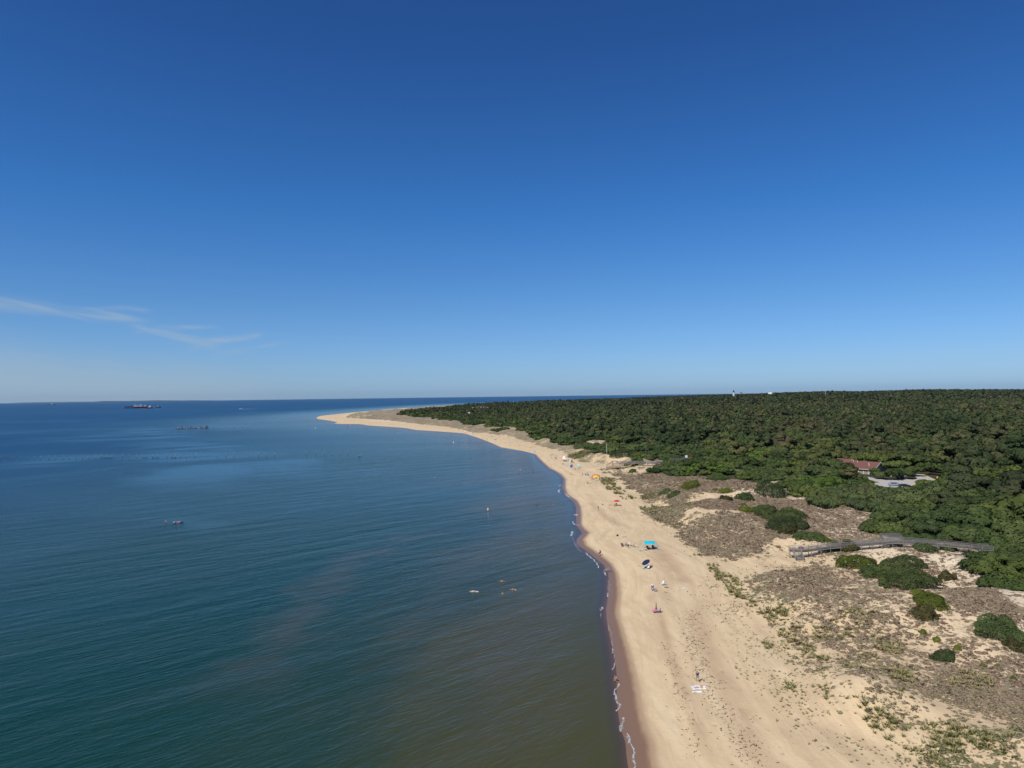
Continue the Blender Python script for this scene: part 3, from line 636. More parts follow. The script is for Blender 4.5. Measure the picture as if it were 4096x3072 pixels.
# ---- shrubs in the dunes: photo pixel of the foot, width and height in photo pixels, leaves, label
SHR = [
 (3101, 1992, 128, 48, 'dark', 'big dark green rounded shrub between the sand ridge and the far woods'),
 (2996, 2003, 65, 30, 'dark', 'dark shrub just left of the big rounded one on the sand ridge'),
 (2963, 1996, 40, 20, 'bay', 'grey green shrub tucked behind the dark pair on the ridge'),
 (2911, 2006, 52, 30, 'brownish', 'dark brownish spiky shrub at the left end of the sand ridge row'),
 (2772, 1955, 78, 26, 'lime', 'bright green shrub alone on the brown heath flat'),
 (2905, 1974, 56, 20, 'lime', 'small bright green shrub right of the lone one on the heath flat'),
 (2878, 1923, 88, 24, 'bay', 'olive grass-green shrub below the dark clump on the heath flat'),
 (2662, 1975, 52, 16, 'bay', 'low green shrub streak left of the heath flat'),
 (2696, 1988, 52, 14, 'dark', 'low dark green shrub streak on the seaward side of the heath flat'),
 (2755, 2025, 36, 9, 'lime', 'flat lime green cushion on the grassy dune above the teal canopy'),
 (2861, 1962, 24, 8, 'bay', 'tiny green shrub between the two bright ones on the heath flat'),
 (2990, 2052, 60, 24, 'lime', 'bright green shrub at the left of the long dark row'),
 (3066, 2068, 118, 34, 'dark', 'long dark green shrub mound in the upper row'),
 (2977, 2024, 28, 9, 'bay', 'tiny green cushion above the long dark row'),
 (3182, 2058, 90, 20, 'dark', 'flat grey green shrub behind the long dark row'),
 (3160, 2085, 180, 26, 'dark', 'long wind-combed grey green shrub strip above the biggest mound'),
 (3170, 2125, 165, 46, 'dark', 'broad dark green mound with olive right half above the near boardwalk'),
 (3159, 2140, 80, 28, 'brownish', 'brownish olive shrub at the foot of the broad mound'),
 (3267, 2168, 135, 34, 'bay', 'bright green shrub spread behind the near boardwalk start'),
 (3320, 2176, 90, 22, 'lime', 'yellow green shrub touching the back of the near boardwalk'),
 (3402, 2206, 105, 42, 'brownish', 'brown and green shrub in front of the near boardwalk'),
 (3345, 2208, 50, 30, 'bay', 'green shrub beside the brown one in front of the near boardwalk'),
 (3300, 2206, 34, 18, 'bay', 'small green shrub under the near boardwalk ramp'),
 (3724, 2212, 86, 40, 'bay', 'green shrub under the middle of the near boardwalk'),
 (3806, 2208, 66, 28, 'bay', 'green shrub under the right part of the near boardwalk'),
 (3452, 2278, 160, 50, 'lime', 'wide yellow green shrub on the dune below the near boardwalk'),
 (3520, 2300, 120, 36, 'bay', 'mid green shrub joining the yellow green one and the dark mounds'),
 (3641, 2292, 185, 58, 'dark', 'dark green mound highest of the trio below the near boardwalk'),
 (3560, 2318, 150, 40, 'dark', 'left dark grey green strip of the trio below the near boardwalk'),
 (3688, 2366, 235, 78, 'dark', 'largest dark green mound below the near boardwalk'),
 (3806, 2322, 74, 62, 'brownish', 'ragged brown juniper with bare twigs beside the dark mounds'),
 (3690, 2388, 64, 20, 'lime', 'small lime green shrub below the largest dark mound'),
 (3754, 2440, 135, 52, 'lime', 'bright olive green mound alone below the dark trio'),
 (3723, 2481, 102, 42, 'brownish', 'brown and green spiky shrub below the bright olive mound'),
 (4052, 2580, 190, 78, 'bay', 'green shrub mound cut by the right edge of the picture'),
 (4092, 2615, 90, 50, 'brownish', 'olive shrub at the right edge below the green mound'),
 (3793, 2650, 96, 30, 'dark', 'dark green oval cushion on the open dune at right'),
 (3699, 2540, 30, 14, 'lime', 'small lime cushion above the dark oval one'),
 (3753, 2567, 30, 15, 'lime', 'lime cushion nearest the brown spiky shrub'),
 (3837, 2604, 34, 16, 'lime', 'lime cushion up and right of the dark oval one'),
 (3936, 2668, 24, 16, 'lime', 'tiny lime cushion left of the bare sand hollow'),
 (3997, 2666, 18, 12, 'lime', 'tiny lime cushion right of the bare sand hollow'),
 (4060, 2720, 24, 12, 'lime', 'lime cushion closest to the right edge'),
 (2566, 1858, 40, 18, 'bay', 'green shrub in front of the far boardwalk'),
 (2542, 1864, 32, 9, 'lime', 'low bright shrub before the far boardwalk'),
 (2512, 1862, 34, 9, 'lime', 'low green shrub between the far stair platform and the bright shrub'),
 (2532, 1890, 30, 16, 'dark', 'dark green shrub on the dune below the far boardwalk'),
 (2498, 1832, 120, 20, 'dark', 'long dark shrub strip behind the far boardwalk dunes'),
 (2560, 1836, 90, 12, 'lime', 'light green low strip right of the long dark one behind the far boardwalk'),
 (2466, 1817, 60, 22, 'dark', 'dark shrub right of the white pole'),
 (2455, 1802, 46, 22, 'bay', 'rounded green shrub above and right of the white pole'),
 (2398, 1806, 46, 16, 'bay', 'green shrub left of the white pole'),
 (2325, 1790, 58, 12, 'bay', 'flat green shrub on the brown heath left of the pole'),
 (2328, 1777, 44, 16, 'dark', 'dark shrub behind the flat one on the brown heath'),
 (2360, 1785, 20, 10, 'dark', 'small dark bush right of the flat shrub on the brown heath'),
]
stem_v, stem_f = trunk_geo(1.0, .05, tr_rng, .05, 5); stem_me = mesh_np('stem', stem_v, stem_f, bark, True)
for (px, py, w, h, lk, lb) in SHR:
    g0 = G(px, py); mpp = g0.y / F_PX; wx = w * mpp * .5; hz = h * mpp * 1.0; hz = min(hz, wx * .9) ; dp = max(min(wx * .9, 6.0), hz * 1.1)
    sr = np.random.default_rng(px + py); L = []
    nl = int(6 + wx * 2.2)
    for i in range(nl):
        a = sr.random() * 6.28; rr = sr.random() ** .5 * .8; s = .22 + .16 * sr.random()
        L.append((rr * math.cos(a) * wx, rr * math.sin(a) * dp, hz * (.60 * (1 - rr * rr) + .02 - .1 * sr.random()), max(s * wx, .35 * dp * .5), max(s * dp * 1.05, .3), hz * (.36 + .12 * sr.random())))
    for i in range(int(4 + wx * 2)): a = sr.random() * 6.28; s = .07 + .10 * sr.random(); L.append((math.cos(a) * wx * .93, math.sin(a) * dp * .93, hz * (.02 + .12 * sr.random()), s * wx + .12, s * dp + .12, hz * (.14 + .2 * sr.random())))
    L.append((0, 0, hz * .12, wx * .84, dp * .84, hz * .62))
    ls_ = np.clip(.11 + mpp * .9, .12, .5) * (1.0 if wx > 1.5 else .7)
    n = int(min(26000, max(260, 11 * wx * (dp + hz) / (ls_ * ls_ * 1.1))))
    Vv, Ff, tt = leaf_cloud(L, n, ls_ * .6, sr, -.1 * hz, .5)
    e = empty('shrub', (g0.x, g0.y + dp * .8, gz(g0.x, g0.y + dp * .8)), 0, lb, 'shrub', 'shrubs scattered over the dunes')
    # drape the crown over the slope
    zz = ground(Vv[:, 0] + e.location.x, Vv[:, 1] + e.location.y) - e.location.z; Vv[:, 2] += np.clip(zz, -1.5, 1.5)
    link('foliage', mesh_np('foliage', Vv, Ff, LM[lk], False, dict(tint=tt)), e)
    st = link('stem', stem_me, e); st.scale = (hz * .8, hz * .8, hz * .8)

# ---- heather mounds and dune grass, beyond counting
def in_any(x, y, ells):
    best = np.zeros(x.shape)
    for (cx, cy, rx, ry) in ells:
        best = np.maximum(best, 1 - ((x - cx) / rx) ** 2 - ((y - cy) / ry) ** 2)
    return best
cand = 300000
u = rng.random(cand); th_ = R(7) + rng.random(cand) * R(36); rd = 75 * (420 / 75) ** u
hx, hy = rd * np.sin(th_), rd * np.cos(th_)
hv, hg, ht = veg(hx, hy); fdd = forest_n(hx, hy)
cl = fbm(hx, hy, 2.6, 2, 55) * .6 + fbm(hx, hy, 9, 2, 56) * .4
dens = np.clip(hv ** 1.6 * 1.1 - (cl < .5) * .3 * (hv < .9), 0, 1) * np.where(hv < .02, 0, 1)
lotd = ~inside(hx, hy, LOT)
k = (rng.random(cand) < dens * np.clip((rd / 420) ** .9 * 1.3 + .20, 0, 1)) & (fdd < 0) & (hv > .05) & lotd
hx, hy, hv, hg, rd = hx[k], hy[k], hv[k], hg[k], rd[k]; n = len(hx); hz_ = ground(hx, hy)
def mound(r):
    L = [(0, 0, .05, .8, .8, .42)] + [(math.cos(i * 2.1) * .45, math.sin(i * 2.1) * .45, .12, .4, .4, .3) for i in range(3)]
    return leaf_cloud(L, 34, .27, r, -.1, .8)
MT = [mound(tr_rng) for _ in range(5)]
def scatter(name, T, x, y, z, s, zs, tint, m, lab, cat):
    Vs, Fs, Ts, Rs = [], [], [], []; base = 0; v = rng.integers(0, len(T), len(x))
    for i, (Vv, Ff, tt) in enumerate(T):
        q_ = np.where(v == i)[0]; n = len(q_)
        if n == 0: continue
        a = rng.random(n) * 6.28; ca, sa = np.cos(a)[:, None], np.sin(a)[:, None]; r_ = s[q_][:, None]
        X = (Vv[None, :, 0] * ca - Vv[None, :, 1] * sa) * r_ + x[q_][:, None]; Y = (Vv[None, :, 0] * sa + Vv[None, :, 1] * ca) * r_ + y[q_][:, None]
        Z = Vv[None, :, 2] * zs[q_][:, None] + z[q_][:, None]; mm = len(Vv)
        Vs.append(np.stack([X, Y, Z], -1).reshape(-1, 3)); Fs.append((Ff[None] + (np.arange(n) * mm)[:, None, None]).reshape(-1, Ff.shape[1]) + base); base += n * mm
        Ts.append(np.tile(tt, n)); Rs.append(np.repeat(tint[q_], mm))
    o = link(name, mesh_np(name, np.concatenate(Vs), np.concatenate(Fs), m, False, dict(tint=np.concatenate(Ts), rnd=np.concatenate(Rs))))
    return tag(o, lab, cat, kind='stuff')
def tuft_mat(name, stops, rough=.85):
    m = bpy.data.materials.new(name); m.use_nodes = True; q = NB(m.node_tree)
    c = q.ramp(q.attr('rnd'), stops); c = q.mix(1.0, c, q.mix(q.attr('tint'), (.72, .72, .72), (1.3, 1.28, 1.22)), 'MULTIPLY')
    bs = q.n('ShaderNodeBsdfPrincipled'); q.put(bs.inputs['Base Color'], c); bs.inputs['Roughness'].default_value = rough; bs.inputs['Specular IOR Level'].default_value = .15
    o = q.n('ShaderNodeOutputMaterial'); q.put(o.inputs[0], bs.outputs[0]); return m
hm = tuft_mat('heather', [(0, (.20, .135, .095)), (.35, (.275, .205, .145)), (.6, (.25, .215, .135)), (.85, (.16, .16, .075)), (1, (.12, .14, .05))])
sz = (.17 + .42 * rng.random(n) ** 2.2) * (1 + np.clip((rd - 90) / 420, 0, .8)); tint = np.clip(.5 * rng.random(n) + .55 * hg + .12 * rng.random(n), 0, 1)
scatter('beach_heather', MT, hx, hy, hz_ - .02, sz, sz * .75, tint, hm, 'low brown and grey heather mounds dotting the pale dunes', 'heather')
print('mounds', n)
HE = lambda L: [(2700 + a / 1.5845, 2200 + b_ / 1.5845, c / 1.5845, d / 1.5845) for a, b_, c, d in L]
GE = lambda L: [(2400 + a / 2.458, 1820 + b_ / 2.458, c / 2.458, d / 2.458) for a, b_, c, d in L]
GRASS = HE([(630, 415, 85, 42), (765, 478, 40, 18), (800, 640, 100, 38), (890, 692, 85, 38), (1000, 948, 40, 20), (1110, 955, 40, 16), (1215, 935, 65, 32), (1320, 1030, 72, 52), (1200, 1050, 62, 42), (1320, 1110, 90, 50),
    (1440, 1190, 90, 52), (1700, 1150, 140, 60), (1900, 1190, 160, 60), (1700, 1240, 110, 52), (2060, 1220, 120, 60), (1650, 1345, 130, 45), (1560, 1300, 60, 30), (330, 190, 62, 62), (480, 340, 36, 30), (590, 610, 26, 26), (730, 560, 60, 50), (380, 270, 40, 50), (690, 380, 60, 20), (920, 890, 50, 30), (745, 875, 40, 30), (1420, 905, 38, 22)])
OLIVE = HE([(990, 535, 140, 42), (1390, 790, 120, 55), (1230, 682, 90, 18), (1120, 745, 70, 22), (1180, 430, 120, 40), (1350, 620, 90, 50), (620, 400, 60, 30), (1850, 830, 160, 60)])
GRASS2 = GE([(80, 245, 75, 22), (80, 275, 62, 28), (140, 330, 80, 20), (275, 420, 76, 17), (460, 540, 60, 25), (560, 520, 52, 20), (740, 695, 48, 20), (520, 570, 40, 14), (570, 645, 26, 16), (235, 355, 14, 10), (190, 378, 50, 12), (1100, 1085, 55, 12), (1110, 1120, 52, 28), (1000, 990, 60, 12), (480, 410, 70, 24)]) + [(2316, 1826, 42, 10), (2345, 1818, 40, 8)]
gx_, gy_, gt_, gs_ = [], [], [], []
for ells, dn, tn_ in ((GRASS, 2.0, .52), (OLIVE, 2.2, .38), (GRASS2, 1.3, .62)):
    for (cx, cy, rx, ry) in ells:
        c0 = G(cx, min(cy, 3070)); mpp = c0.y / F_PX; wx = rx * mpp; wy = ry * c0.y ** 2 / (F_PX * 43)
        nn_ = int(min(900, dn * 3.14 * wx * wy)); a = rng.random(nn_) * 6.28; rr = np.sqrt(rng.random(nn_)) * (.75 + .5 * rng.random(nn_))
        x = c0.x + np.cos(a) * rr * wx; y = c0.y + np.sin(a) * rr * wy; kk = fbm(x, y, 1.8, 2, 8) + .1 * rng.random(nn_) > .42
        gx_.append(x[kk]); gy_.append(y[kk]); gt_.append(np.clip(tn_ + .4 * (rng.random(kk.sum()) - .5), 0, 1)); gs_.append(np.full(kk.sum(), 1.0) * (1 + c0.y / 500))
# the thin young grass between beach and dunes
nn_ = 30000; th_ = R(8) + rng.random(nn_) * R(28); rd = 78 * (330 / 78) ** rng.random(nn_); x = rd * np.sin(th_); y = rd * np.cos(th_)
td_ = toe_d(x, y); cl = fbm(x, y, 4.5, 3, 71)
kk = (rng.random(nn_) < np.exp(-np.abs(td_ - 6) / 8) * ss(td_, -9, 2) * 1.1) & (cl > .46) & (forest_d(x, y) < 0)
gx_.append(x[kk]); gy_.append(y[kk]); gt_.append(np.clip(.62 + .5 * (rng.random(kk.sum()) - .5), 0, 1)); gs_.append(np.full(kk.sum(), .55))
gx_, gy_, gt_, gs_ = [np.concatenate(a) for a in (gx_, gy_, gt_, gs_)]
def tuft(r):
    n = 12; V, F2, T = [], [], []
    for i in range(n):
        a = r.random() * 6.28; l = .6 + .6 * r.random(); o = Vector((math.cos(a), math.sin(a), 0)); s = Vector((-o.y, o.x, 0)) * (.035 + .03 * r.random()); b0 = o * .12 * r.random()
        m_ = b0 + o * l * .25 + Vector((0, 0, l * .6)); t_ = b0 + o * l * .7 + Vector((0, 0, l * .85)); k_ = len(V)
        V += [b0 - s, b0 + s, m_ + s, m_ - s, t_]; F2 += [(k_, k_ + 1, k_ + 2, k_ + 3), (k_ + 3, k_ + 2, k_ + 4, k_ + 4)]; T += [.4 + .6 * r.random()] * 5
    F3 = []
    for f in F2: F3 += [(f[0], f[1], f[2])] + ([(f[0], f[2], f[3])] if f[2] != f[3] else [])
    return np.array([tuple(v) for v in V]), np.array(F3), np.array(T)
TT = [tuft(tr_rng) for _ in range(4)]
gmt = tuft_mat('dune_grass', [(0, (.30, .25, .14)), (.4, (.25, .215, .10)), (.62, (.175, .185, .07)), (.85, (.115, .13, .055)), (1, (.09, .11, .055))])
gs2 = (.28 + .42 * rng.random(len(gx_))) * gs_
scatter('dune_grass', TT, gx_, gy_, ground(gx_, gy_) - .03, gs2 * 1.3, gs2, gt_, gmt, 'green beach grass tufts along the seaward foot of the dunes', 'grass')
print('tufts', len(gx_))
# washed-up seaweed and scraps on the drift lines
dx_, dy_ = [], []
for pts, w, nn_ in (([(2760, 2440), (2775, 2560), (2812, 2680), (2880, 2830), (2960, 2950), (3030, 3072)], 2.6, 800), ([(2660, 2560), (2700, 2700), (2745, 2850), (2790, 3000)], 1.6, 200), ([(2560, 2150), (2630, 2260), (2680, 2400)], 3, 90), ([(2400, 2030), (2450, 2080), (2500, 2130)], 2.5, 90), ([(2490, 2190), (2600, 2220)], 2, 20), ([(2900, 2420), (3100, 2700), (3400, 3000)], 6, 260)):
    Lp = W(pts, 1.7); cum = [0]
    for p1, p2 in zip(Lp[:-1], Lp[1:]): cum.append(cum[-1] + math.dist(p1, p2))
    s_ = rng.random(nn_) * cum[-1]; dx_.append(np.interp(s_, cum, [p[0] for p in Lp]) + rng.normal(size=nn_) * w * .5); dy_.append(np.interp(s_, cum, [p[1] for p in Lp]) + rng.normal(size=nn_) * w * .5)
dx_, dy_ = np.concatenate(dx_), np.concatenate(dy_); n = len(dx_)
def wisp(r):
    L = [(i * .3 - .45, .12 * r.normal(), .03, .28, .10, .06) for i in range(4)]; return leaf_cloud(L, 16, .14, r, -.1, .6)
dm = tuft_mat('seaweed', [(0, (.04, .028, .018)), (1, (.12, .085, .052))])
ds = .14 + .24 * rng.random(n) ** 2
scatter('seaweed', [wisp(tr_rng) for _ in range(4)], dx_, dy_, ground(dx_, dy_), ds, ds, rng.random(n), dm, 'dark scraps of dried seaweed along the drift lines on the sand', 'seaweed')
# ================================================================ mesh building helpers
class MB:
    def __init__(s): s.V = []; s.F = []
    def box(s, c, d, rz=0.0, rx=0.0, ry=0.0):
        m = Matrix.Translation(c) @ Matrix.Rotation(rz, 4, 'Z') @ Matrix.Rotation(ry, 4, 'Y') @ Matrix.Rotation(rx, 4, 'X'); k = len(s.V); x, y, z = d[0] / 2, d[1] / 2, d[2] / 2
        for sx, sy, sz in ((-1, -1, -1), (1, -1, -1), (1, 1, -1), (-1, 1, -1), (-1, -1, 1), (1, -1, 1), (1, 1, 1), (-1, 1, 1)): s.V.append(tuple(m @ Vector((sx * x, sy * y, sz * z))))
        s.F += [(k, k + 3, k + 2, k + 1), (k + 4, k + 5, k + 6, k + 7), (k, k + 1, k + 5, k + 4), (k + 1, k + 2, k + 6, k + 5), (k + 2, k + 3, k + 7, k + 6), (k + 3, k, k + 4, k + 7)]; return s
    def beam(s, a, b_, w, h, up=(0, 0, 1)):
        a, b_ = Vector(a), Vector(b_); d = b_ - a; L = d.length; d.normalize(); sd = d.cross(Vector(up)); sd = sd.normalized() if sd.length > 1e-4 else Vector((1, 0, 0)); u = sd.cross(d)
        k = len(s.V)
        for p in (a, b_):
            for i, j in ((-1, -1), (1, -1), (1, 1), (-1, 1)): s.V.append(tuple(p + sd * (i * w / 2) + u * (j * h / 2)))
        s.F += [(k, k + 1, k + 2, k + 3), (k + 7, k + 6, k + 5, k + 4)] + [(k + i, k + 4 + i, k + 4 + (i + 1) % 4, k + (i + 1) % 4) for i in range(4)]; return s
    def tube(s, pts, rad, n=8, cap=True):
        pts = [Vector(p) for p in pts]; rs = rad if isinstance(rad, (list, tuple)) else [rad] * len(pts); k0 = len(s.V)
        for i, p in enumerate(pts):
            d = (pts[min(i + 1, len(pts) - 1)] - pts[max(i - 1, 0)]); q_ = d.to_track_quat('Z', 'Y') if d.length > 1e-6 else Vector((0, 0, 1)).to_track_quat('Z', 'Y')
            for j in range(n): s.V.append(tuple(p + q_ @ Vector((rs[i] * math.cos(6.28318 * j / n), rs[i] * math.sin(6.28318 * j / n), 0))))
        for i in range(len(pts) - 1):
            for j in range(n): a = k0 + i * n; s.F.append((a + j, a + (j + 1) % n, a + n + (j + 1) % n, a + n + j))
        if cap: s.F.append(tuple(k0 + j for j in range(n))[::-1]); s.F.append(tuple(k0 + (len(pts) - 1) * n + j for j in range(n)))
        return s
    def lathe(s, prof, n=16, c=(0, 0, 0)): return s.tube([(c[0], c[1], c[2] + z) for r_, z in prof], [max(r_, .001) for r_, z in prof], n)
    def prism(s, poly, z0, z1, m=None):
        k = len(s.V); n = len(poly); m = m or Matrix()
        for z in (z0, z1):
            for x, y in poly: s.V.append(tuple(m @ Vector((x, y, z))))
        s.F.append(tuple(range(k, k + n))[::-1]); s.F.append(tuple(range(k + n, k + 2 * n)))
        for i in range(n): s.F.append((k + i, k + (i + 1) % n, k + n + (i + 1) % n, k + n + i))
        return s
    def side(s, poly, y0, y1): return s.prism(poly, y0, y1, Matrix(((1, 0, 0, 0), (0, 0, 1, 0), (0, 1, 0, 0), (0, 0, 0, 1))))   # outline in x, z
    def grid(s, fn, nu, nv):
        k = len(s.V)
        for i in range(nu + 1):
            for j in range(nv + 1): s.V.append(tuple(fn(i / nu, j / nv)))
        for i in range(nu):
            for j in range(nv): a = k + i * (nv + 1) + j; s.F.append((a, a + nv + 1, a + nv + 2, a + 1))
        return s
    def build(s, name, m=None, parent=None, smooth=False, bevel=0, solid=0):
        me = bpy.data.meshes.new(name); me.from_pydata(s.V, [], s.F)
        bm = bmesh.new(); bm.from_mesh(me); bmesh.ops.recalc_face_normals(bm, faces=bm.faces)
        if solid: bmesh.ops.solidify(bm, geom=bm.faces[:], thickness=solid)
        if bevel: bmesh.ops.bevel(bm, geom=bm.edges[:], offset=bevel, segments=1, affect='EDGES')
        bm.to_mesh(me); bm.free()
        if smooth:
            for p in me.polygons: p.use_smooth = True
        if m: me.materials.append(m)
        return link(name, me, parent)
def kids(o): return [c for c in bpy.data.objects if c.parent == o]
CHILD = {}
def copy_tree(o, parent=None):
    c = o.copy(); COL.objects.link(c)
    if parent is not None: c.parent = parent
    for ch in CHILD.get(o.name, ()): copy_tree(ch, c)
    return c
def remember(root):
    def rec(o):
        CHILD[o.name] = kids(o)
        for c in CHILD[o.name]: rec(c)
    rec(root); return root
def fab(name, col, var=.12): return mat(name, col, .85, .15, .2, 8, var, 0, 1.5)

wood = mat('weathered_wood', (.25, .232, .212), .9, .15, .4, 9, .32, 0, 1.6)
newwood = mat('tan_wood', (.42, .31, .20), .85, .15, .3, 9, .25, 0, 2)
steel = mat('pale_metal', (.62, .62, .60), .45, .5, 0, 1, .1)
white = mat('white_paint', (.80, .79, .76), .6, .3, 0, 1, .06)
black = mat('black_plastic', (.025, .025, .028), .6, .3, 0, 1, .1)
# ================================================================ car park, lawn and house
def sheet(name, poly, z, m):
    bm = bmesh.new(); vs_ = [bm.verts.new((x, y, z)) for x, y in poly]; f = bm.faces.new(vs_); bmesh.ops.triangulate(bm, faces=[f])
    if f.is_valid and f.normal.z < 0: pass
    bmesh.ops.recalc_face_normals(bm, faces=bm.faces)
    for f in bm.faces:
        if f.normal.z < 0: f.normal_flip()
    me = bpy.data.meshes.new(name); bm.to_mesh(me); bm.free(); me.materials.append(m); o = link(name, me); return tag(o, kind='structure')
paving = mat('pale_paving', (.46, .435, .39), .9, .2, .15, .8, .16, 0, .35)
lot = sheet('parking_lot', LOT, 4.60, paving)
Z7 = lambda L: [(3200 + x / 2.469, 1780 + y / 2.469) for x, y in L]
sheet('lawn', W(Z7([(610, 318), (700, 345), (790, 368), (740, 378), (655, 382), (600, 350)]), 4.6), 4.61, mat('dry_lawn', (.20, .19, .07), .95, .1, .3, 3, .3))
sheet('sandy_verge', W(Z7([(1190, 288), (1225, 290), (1330, 338), (1440, 352), (1455, 360), (1340, 352), (1290, 330), (1200, 300)]), 4.6), 4.612, mat('sand_verge', (.52, .42, .28), .95, .1, .2, 3, .2))
sheet('sandy_patch', W(Z7([(1060, 385), (1180, 372), (1200, 420), (1130, 432), (1080, 425)]), 4.6), 4.612, MATS['sand_verge'])

roofm = mat('red_brown_shingles', (.185, .085, .068), .9, .15, .5, 5, .22, 0, .8)
wallm = mat('tan_siding', (.36, .33, .24), .85, .2, .2, 3, .1)
def gable_block(root, m, L, Wd, eave, ridge, name_suffix=''):
    """walls from 0..L along y and 0..Wd along x of matrix m; gable roof with white verges"""
    T = lambda p: tuple(m @ Vector(p))
    w = MB(); w.V = [T(p) for p in [(0, 0, 0), (Wd, 0, 0), (Wd, L, 0), (0, L, 0), (0, 0, eave), (Wd, 0, eave), (Wd, L, eave), (0, L, eave), (Wd / 2, 0, ridge - .12), (Wd / 2, L, ridge - .12)]]
    w.F = [(0, 1, 5, 8, 4), (1, 2, 6, 5), (2, 3, 7, 9, 6), (3, 0, 4, 7), (0, 3, 2, 1)]; w.build('wall', wallm, root)
    sl = (ridge - eave) / (Wd / 2); o = .7
    rf = MB()
    for sgn in (0, 1):
        x0, x1 = (-o, Wd / 2) if sgn == 0 else (Wd + o, Wd / 2); z0 = eave - o * sl
        pts = [(x0, -.6, z0), (x1, -.6, ridge), (x1, L + .6, ridge), (x0, L + .6, z0)]
        k = len(rf.V); rf.V += [T((x, y, z + .03)) for x, y, z in pts] + [T((x, y, z - .10)) for x, y, z in pts]
        rf.F += [(k, k + 1, k + 2, k + 3), (k + 7, k + 6, k + 5, k + 4), (k, k + 4, k + 5, k + 1), (k + 3, k + 2, k + 6, k + 7), (k, k + 3, k + 7, k + 4)]
    r = rf.build('roof', roofm, root)
    for sgn in (0, 1):                                   # white verge boards and eave boards
        vb = MB(); x0 = -o if sgn == 0 else Wd + o
        vb.beam(T((x0, -.64, eave - o * sl - .12)), T((Wd / 2, -.64, ridge - .12)), .07, .34); vb.build('verge_board', white, root)
        eb = MB(); eb.beam(T((x0, -.6, eave - o * sl - .08)), T((x0, L + .6, eave - o * sl - .08)), .06, .22); eb.build('fascia', white, root)
    return r
hs = empty('house', (HOUSE_P0.x, HOUSE_P0.y, 4.6), 0, 'long low house with red brown gable roof and white trim beside the car park', 'house')
rot = math.atan2(hb.y, hb.x); m0 = Matrix.Rotation(rot, 4, 'Z')
rf = gable_block(hs, m0, 14, 11.5, 2.9, 5.9)
m1 = m0 @ Matrix.Translation((2.5, 15.3, 0)); gable_block(hs, m1, 7, 10.5, 2.9, 6.3)
glass = mat('window_glass', (.05, .06, .07), .15, .6)
for i in range(5):                                       # pilasters and high windows on the seaward wall
    y = .12 + i * 2.5
    MB().box(tuple(m0 @ Vector((-.06, y, 1.42))), (.14, .26, 2.76), rot).build('pilaster', white, hs)
    if i < 5:
        w = MB().box(tuple(m0 @ Vector((-.035, y + 1.25, 2.25))), (.07, 1.3, .5), rot).build('window', white, hs)
        MB().box(tuple(m0 @ Vector((-.075, y + 1.25, 2.25))), (.02, 1.1, .36), rot).build('pane', glass, w)
for x, y in ((4.6, 10.5), (4.9, 12.6), (3.6, 4.2), (2.2, 3.4)):
    z = 2.9 + x / 5.75 * 2.8; MB().lathe([(.16, -.1), (.16, .55), (.24, .6), (.24, .75), (.02, .8)], 8, tuple(m0 @ Vector((x, y, z)))).build('roof_vent', white, hs)
po = MB()                                                 # white porch canopy on the seaward side
for i in range(6): po.beam(m0 @ Vector((-4.4, 8 + i * 1.8, 2.6 + .5 * math.sin(i / 5 * 3.14))), m0 @ Vector((-.1, 8 + i * 1.8, 2.7 + .5 * math.sin(i / 5 * 3.14))), .12, .14)
for i in range(5): po.beam(m0 @ Vector((-4.4, 8 + i * 1.8, 2.72 + .5 * math.sin(i / 5 * 3.14))), m0 @ Vector((-4.4, 9.8 + i * 1.8, 2.72 + .5 * math.sin((i + 1) / 5 * 3.14))), .16, .30); 
po.build('porch_frame', white, hs)
for y in (8, 12.5, 17): MB().beam(m0 @ Vector((-4.3, y, 0)), m0 @ Vector((-4.3, y, 2.6)), .22, .22).build('porch_post', white, hs)

# cars: outline in x (length), z; body with cabin, windows, wheels, lights
def car(name, loc, rz, paint, label, cat, L=4.7, Wd=1.85, H=1.65):
    e = empty(name, loc, rz, label, cat, 'cars at the car park')
    a = L / 2
    b_ = MB().side([(-a, .42), (-a, .95), (-a + .15, 1.02), (a - 1.25, 1.05), (a - .25, .93), (a, .78), (a, .40), (a - .5, .28), (-a + .5, .28)], -Wd / 2, Wd / 2).build('body', paint, e, False, .05)
    MB().side([(-a + .12, 1.0), (-a + .5, H - .08), (-a + .95, H), (.55, H), (a - 1.35, 1.03)], -Wd / 2 + .16, Wd / 2 - .16).build('roof', paint, e, False, .05)
    for sgn in (-1, 1):
        MB().side([(-a + .42, 1.06), (-a + .68, H - .14), (-.02, H - .12), (-.02, 1.06)], sgn * (Wd / 2 - .155), sgn * (Wd / 2 - .13)).build('side_window', glass, e)
        MB().side([(.06, 1.06), (.06, H - .12), (.52, H - .14), (a - 1.55, 1.06)], sgn * (Wd / 2 - .155), sgn * (Wd / 2 - .13)).build('side_window', glass, e)
        for x in (-a + .9, a - .9):
            w = empty('wheel', (x, sgn * (Wd / 2 - .1), .34)); w.parent = e
            MB().tube([(0, -.11, 0), (0, .11, 0)], .34, 18).build('tyre', black, w); MB().tube([(0, -.12, 0), (0, .12, 0)], .21, 12).build('rim', steel, w)
        MB().box((a - .06, sgn * .68, .78), (.14, .36, .14)).build('headlight', mat('lamp_glass', (.75, .76, .74), .2, .6), e)
        MB().box((-a + .03, sgn * .72, .88), (.10, .26, .22)).build('tail_light', mat('red_lens', (.35, .02, .02), .3, .5), e)
    MB().box((a - .98, 0, 1.30), (.03, Wd - .5, .62), 0, 0, R(-58)).build('windscreen', glass, e)
    return e
def lotp(x, y): p = unp(3200 + x / 2.469, 1780 + y / 2.469, 4.6); return (float(p[0]), float(p[1]), 4.605)
